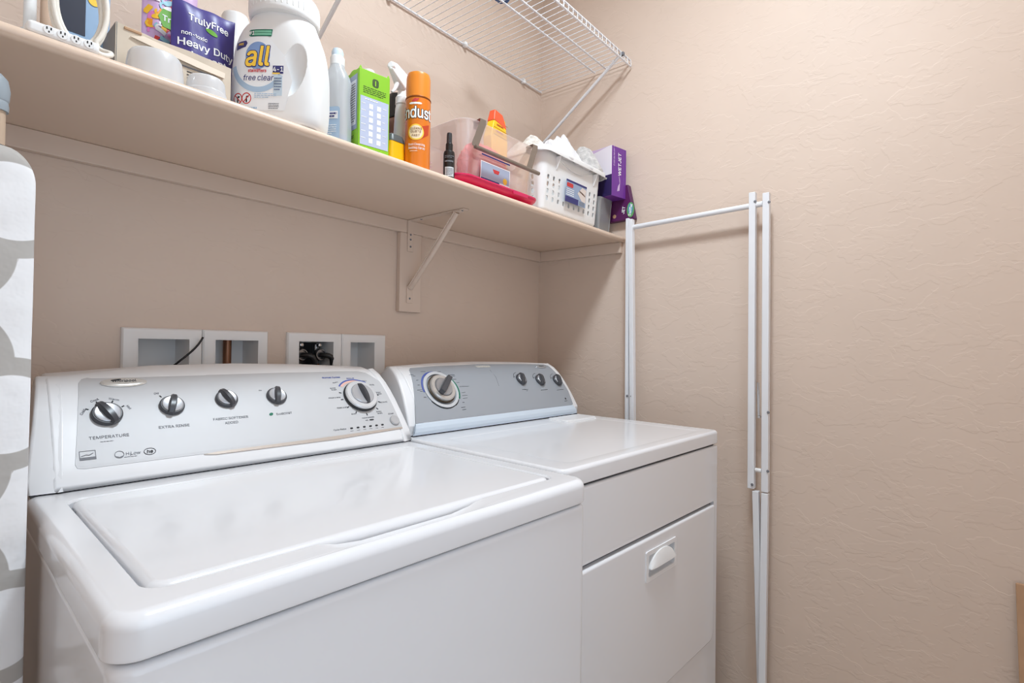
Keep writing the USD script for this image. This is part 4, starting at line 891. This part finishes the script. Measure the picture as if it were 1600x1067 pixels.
def crumple(rx, ry, rz, seed, amp=.35, freq=2.2, flatb=-.6):
    m = trimesh.creation.icosphere(5, 1.0); v = m.vertices
    n = meshkit.fbm(v*freq+seed*3.1, 4, seed); rdg = 1-np.abs(2*meshkit.fbm(v*freq*1.6+seed*7.7, 3, seed+5)-1)
    k = 1+amp*((n-.5)*1.4+(rdg-.7)*.9); v = v*k[:, None]; v[:, 2] = np.maximum(v[:, 2], flatb); m.vertices = v*np.array((rx, ry, rz)); return m
def bin_contents():
    z = SZ+.0182+.004
    m = crumple(.094, .032, .078, 3, .2); m.apply_translation((-.672, -.306, z+.055))
    tag(obj('red_cloth', m, mat('red_cloth', (232, 104, 100), .85), smooth=True), 'coral red cloth bundle seen through the left part of the clear bin', 'cloth')
    m = crumple(.042, .06, .018, 8, .3); m.apply_translation((-.566, -.255, z-.003+.0125))
    tag(obj('pale_cloth', m, mat('pale_cloth', (226, 216, 226), .85), smooth=True), 'pale lilac cloth inside the right part of the clear bin', 'cloth')
    t = thing('yellow_pouch', 'yellow and orange packet sticking up out of the clear bin', 'packet', (-.549, -.246, z+.071), 6)
    obj('packet', hull_pts([(x, y, z_) for y in (-.012, .012) for x, z_ in ((-.034, -.036), (.028, -.036), (-.048, .125), (.030, .125))] + [(x, y, .190) for y in (-.008, .008) for x in (-.026, .022)], .004, 10), mat('packet_yellow', (252, 196, 22), .4), t)
    obj('packet_top', hull_pts([(x, y*q, z_) for y in (-1, 1) for x, z_, q in ((-.031, .180, .0095), (.026, .170, .0095), (-.024, .208, .007), (.010, .204, .007), (.021, .190, .007))], .0045, 10), mat('packet_orange', (240, 92, 50), .4), t)
    fp = plane((0, -.0135, .150), (1, 0, 0), (0, .07, 1))
    for k, (v, w) in enumerate(((.017, .040), (-.004, .048))): obj('lettering', put(at(dashes(w, .010, 1, 95+k, .9), -.002, v, .0012), fp), mat('packet_ink', (176, 70, 30), .5), t)
    for v in (.028, .006, -.016): obj('rule_line', put(at(flat(sbox(-.038-.1*(.02-v)*.4, -.0007, .036, .0007)), 0, v, .001), fp), mat('packet_brown', (170, 110, 20), .5), t)
bin_contents()
def towel_bar():
    t = thing('towel_bar', 'brushed metal over-door towel bar hooked onto the front of clear bin', 'towel bar', (-.655, -.385, SZ+.10))
    obj('bar', tube([(-.135, 0, 0), (-.1345, 0, 0), (.134, 0, 0), (.1345, 0, 0)], [.0045, .0055, .0055, .0045], 18), steel, t)
    for x in (-.132, .094):
        P = np.array([(x+.048, .046, .070), (x+.048, .046, .0895), (x+.045, .0185, .0895), (x+.044, .0165, .082), (x+.004, .008, .006), (x, -.001, 0)])
        rings = []
        for k, p in enumerate(P):
            a = P[max(k-1, 0)]; b = P[min(k+1, len(P)-1)]; tt = (b-a)/np.linalg.norm(b-a); wv = np.array((1.0, 0, .0)); wv -= tt*(wv@tt); wv /= np.linalg.norm(wv); nv = np.cross(tt, wv)
            rings.append(np.array([p-wv*.0105-nv*.0006, p+wv*.0105-nv*.0006, p+wv*.0105+nv*.0006, p-wv*.0105+nv*.0006]))
        obj('strap', fixn(loft(rings)), steel, t)
towel_bar()

def basket():
    t = thing('laundry_basket', 'white perforated plastic basket with a label, filled with rags', 'basket', (-.300, -.235, SZ))
    w, d = .350, .262
    prof = [(.0002, .034), (.018, .030), (.0185, .018), (.024, .014), (.190, 0), (.197, -.001)]
    o = man(fixn(rrloft(w, d, .030, prof, n=8))) - man(fixn(rrloft(w-.006, d-.006, .028, [(.006, .034), (.019, .028), (.026, .0145), (.190, 0), (.21, -.001)], n=8)))
    holes = []
    def hole(x, z, side):
        h = rbox(-.0055, .0055, -.04, .04, z-.0075, z+.0075, .0035, 8)
        if side == 'f': return man(move(h, (x, -d/2, 0)))
        return man(move(h, (-w/2, x, 0), rz=90))
    cols = [-.138+k*.0302 for k in range(10)]
    for k, x in enumerate(cols):
        for j in range(4):
            if 3 <= k <= 6 and j < 3: continue
            holes.append(hole(x, .118-.0215*j, 'f'))
    for x in (-.085, -.055, -.025, .005, .035, .065, .095):
        for j in range(4): holes.append(hole(x, .118-.0215*j, 's'))
    b = o - Manifold.batch_boolean(holes, manifold3d.OpType.Add)
    obj('tub', tm(b), white_plastic, t, smooth=40)
    rim = rrloft(w+.04, d+.036, .040, [(.193, .010), (.189, .004), (.186, .001), (.187, 0), (.198, 0), (.203, .002), (.2045, .006), (.203, .014), (.196, .020), (.193, .018)], n=8, cap0=False, cap1=False)
    obj('rim', rim, white_plastic, t, smooth=45)
    for x in (-.100, .120):
        obj('rib', hull_pts([(x-.005, -d/2-.0005, .185), (x+.005, -d/2-.0005, .185), (x, -d/2-.014, .187), (x, -d/2+.002, .150)], .002, 8), white_plastic, t)
    arc = [(-.092+.2*q, -d/2-.001+.0035*math.sin(math.pi*q)*0+.0015, .184-.020*math.sin(math.pi*q)) for q in np.linspace(0, 1, 20)]
    obj('handle_edge', tube(arc, .0028, 8), white_plastic, t, smooth=True)
    f = plane((0, -d/2+.0055, 0), (1, 0, 0), (0, -.084, 1))
    l = obj('label', put(at(flat(sbox(-.058, .060, .062, .130)), 0, 0, .0016), f), mat('label_blue', (150, 168, 198), .4), t)
    for n, p, m in (('label_top', sbox(-.058, .124, .062, .130), print_navy), ('red_mark', affinity.translate(rrp(.036, .013, .004), -.036, .114), print_red), ('picture', Polygon([(.010, .098), (.035, .122), (.060, .118), (.060, .075), (.036, .078)]), mat('label_cream', (226, 214, 206), .5)), ('picture_line', Polygon([(.020, .110), (.056, .100), (.056, .095), (.020, .104)]), mat('label_brown', (140, 100, 84), .5)), ('navy_bar', sbox(-.058, .060, .018, .078), print_navy), ('barcode', unary_union([sbox(.024+k*.004, .062, .026+k*.004, .076) for k in range(8)]), print_grey), ('small_print', affinity.translate(unary_union([sbox(-.024, -.012+.006*k, .02, -.010+.006*k) for k in range(4)]), -.03, .094), print_white)):
        obj(n, put(at(flat(p, .0002), 0, 0, .0022), f), m, l)
basket()
def rags():
    z = SZ+.1955
    fz = mat('white_terry', (236, 234, 236), .95, bump=(420, .0025), sheen=.3)
    def sheet(cx, cy, sx, sy, peak, seed, peaks):
        n = 70; U, V = np.meshgrid(np.linspace(-1, 1, n), np.linspace(-1, 1, n)); p = np.c_[U.ravel()*2.1+seed, V.ravel()*2.1, np.zeros(n*n)]
        r2 = (U**2+V**2).ravel(); env = np.clip(1-r2**1.3, -.2, 1)
        h = env*peak*.55 + (1-np.abs(2*meshkit.fbm(p*.95, 2, seed)-1)-.6)*peak*.6*(.5+env)
        for (pu, pv, ph, pr) in peaks: h += ph*np.exp(-((U.ravel()-pu)**2+(V.ravel()-pv)**2)/pr**2)
        h = np.maximum(h, -.004+0*h)
        X = U.ravel()*sx*(1+.08*np.sin(5*V.ravel()+seed)); Y = V.ravel()*sy*(1+.08*np.sin(4*U.ravel()+seed))
        top = np.c_[X, Y, h+.004]; bot = np.c_[X*.97, Y*.97, np.maximum(h-.008, -.006)]
        f = []
        for i in range(n-1):
            for j in range(n-1): a = i*n+j; f += [(a, a+1, a+n+1), (a, a+n+1, a+n)]
        f = np.array(f); N = n*n; loop = list(range(n)) + [k*n+n-1 for k in range(1, n)] + [N-1-k for k in range(1, n)] + [(n-1-k)*n for k in range(1, n-1)]
        e = []
        for a, b in zip(loop, loop[1:]+loop[:1]): e += [(a, a+N, b), (b, a+N, b+N)]
        m = trimesh.Trimesh(np.vstack([top, bot]), np.vstack([f, f[:, ::-1]+N, e]), process=False); fixn(m); m.apply_translation((cx, cy, z)); return m
    tag(obj('rag', sheet(-.300, -.300, .085, .080, .085, 4, [(.15, -.1, .045, .28), (-.5, 0, .03, .35)]), fz, smooth=True), 'white rag heaped to a peak in the middle of the basket', 'rag')
    tag(obj('rag', sheet(-.432, -.262, .052, .085, .050, 9, [(0, -.3, .022, .5)]), mat('stained_terry', (228, 222, 214), .95, noise=(55, .28), bump=(420, .0025)), smooth=True), 'brown stained rag at the left side of the basket', 'rag')
    tag(obj('rag', sheet(-.160, -.300, .056, .078, .075, 14, [(-.2, -.2, .040, .45), (.3, -.4, .01, .3)]), mat('grey_terry', (206, 202, 200), .95, noise=(70, .22), bump=(300, .004)), smooth=True), 'greyish shaggy rag at the right side of the basket', 'rag')
rags()
def grey_tote():
    t = thing('grey_tote', 'translucent grey plastic tub squeezed between basket and right wall', 'tub', (-.0755, -.262, SZ))
    g = clear_mat('grey_clear', (206, 208, 210), milk=.62, rough=.3)
    obj('tub', shell(.092, .185, .014, [(.0002, .012), (.003, .009), (.110, .002), (.122, 0), (.126, -.003), (.130, -.003)], .0022, 5), g, t, smooth=45)
    obj('corner_rib', hull_pts([(.0325, -.0835, .004), (.041, -.0895, .120)], .0022, 8), g, t)
grey_tote()
def mop_box():
    t = thing('mop_refill_box', 'upright purple mop refill box with white vertical lettering', 'box', (-.0570, -.352, SZ+.1305), -10)
    pu = mat('box_purple', (112, 52, 150), .4); w, d, h = .0415, .047, .178
    obj('carton', rbox(-w, w, -d, d, .0002, h, .0015, 8), pu, t)
    fl = plane((-w-.0001, 0, 0), (0, -1, 0), (0, 0, 1)); ff = plane((0, -d-.0001, 0), (1, 0, 0), (0, 0, 1))
    obj('white_side', put(flat(sbox(-.049, .075, .049, h-.001)), fl), mat('side_white', (232, 226, 236), .45), t)
    obj('lilac_stripe', put(at(flat(Polygon([(-.049, .165), (.030, h-.002), (-.01, h-.002), (-.049, .18)])), 0, 0, .0004), fl), mat('lilac', (206, 180, 216), .45), t)
    obj('navy_side', put(flat(sbox(-.049, .001, .049, .074)), fl), mat('side_navy', (44, 30, 84), .45), t)
    obj('lettering', put(at(text('WETJET', .0150, bold=True, xs=.98, depth=.0002), .004, .118, .0003, rot=90), ff), print_white, t, smooth=False)
    obj('swoosh', put(at(flat(Polygon([(-.004, .02), (.010, .024), (.013, .06), (.006, .084), (.010, .05), (.002, .04)]), .0002), -.006, 0, .0003), ff), mat('lilac', (0, 0, 0)), t)
    obj('small_print', put(at(dashes(.075, .010, 2, 97, .5), -.027, .145, .0003, rot=90), ff), mat('lilac', (0, 0, 0)), t)
    obj('flap_line', put(at(flat(sbox(.0258, .05, .0268, h-.004), .0002), 0, 0, .0002), ff), mat('line_purple', (146, 96, 178), .4), t)
mop_box()
def mop_packet():
    t = thing('mop_pad_packet', 'dark purple packet with green logo wedged against the right wall', 'packet', (-.016, -.392, SZ+.056))
    Pn = [(.056, 0), (.054, .04), (.008, .122), (-.020, .122), (-.046, .001)]
    obj('packet', hull_pts([(x, y, z+.002) for y, z in Pn for x in (-.008, .010)], .003, 8), mat('packet_plum', (84, 22, 82), .4), t)
    f = plane((-.0112, 0, 0), (0, -1, 0), (0, 0, 1))
    o = obj('logo', put(at(flat(ell(.0145, .027), .0003), .034, .034), f), mat('logo_green', (96, 164, 96), .45), t)
    obj('logo_blue', put(at(flat(ell(.010, .019), .0003), .034, .037, .0004), f), mat('logo_teal', (84, 150, 170), .45), o)
    obj('lettering', put(at(text('Swiffer', .0105, bold=True, xs=.9, depth=.0003), .034, .034, .0008, rot=80), f), print_white, o, smooth=False)
    obj('lettering', put(at(text('JET', .011, bold=True, depth=.0003), .006, .036, .0004, rot=80), f), print_white, t, smooth=False)
    obj('picture_spot', put(at(flat(disc(.007), .0003), -.030, .018, .0002), f), mat('spot_tan', (190, 150, 120), .5), t)
mop_packet()
def brush():
    t = thing('wire_handle_brush', 'brush with black wire handle leaning in the gap behind the aerosol can', 'brush', (-.842, -.088, SZ))
    obj('handle', tube([(-.02, .01, .205), (.0, 0, .262), (.004, 0, .265), (.026, -.01, .215), (.05, -.02, .16)], .0028, 8), black_plastic, t)
    obj('head', rbox(-.03, .065, -.025, .02, .0002, .205, .012, 12), mat('brush_blue', (150, 170, 200), .4), t)
brush()
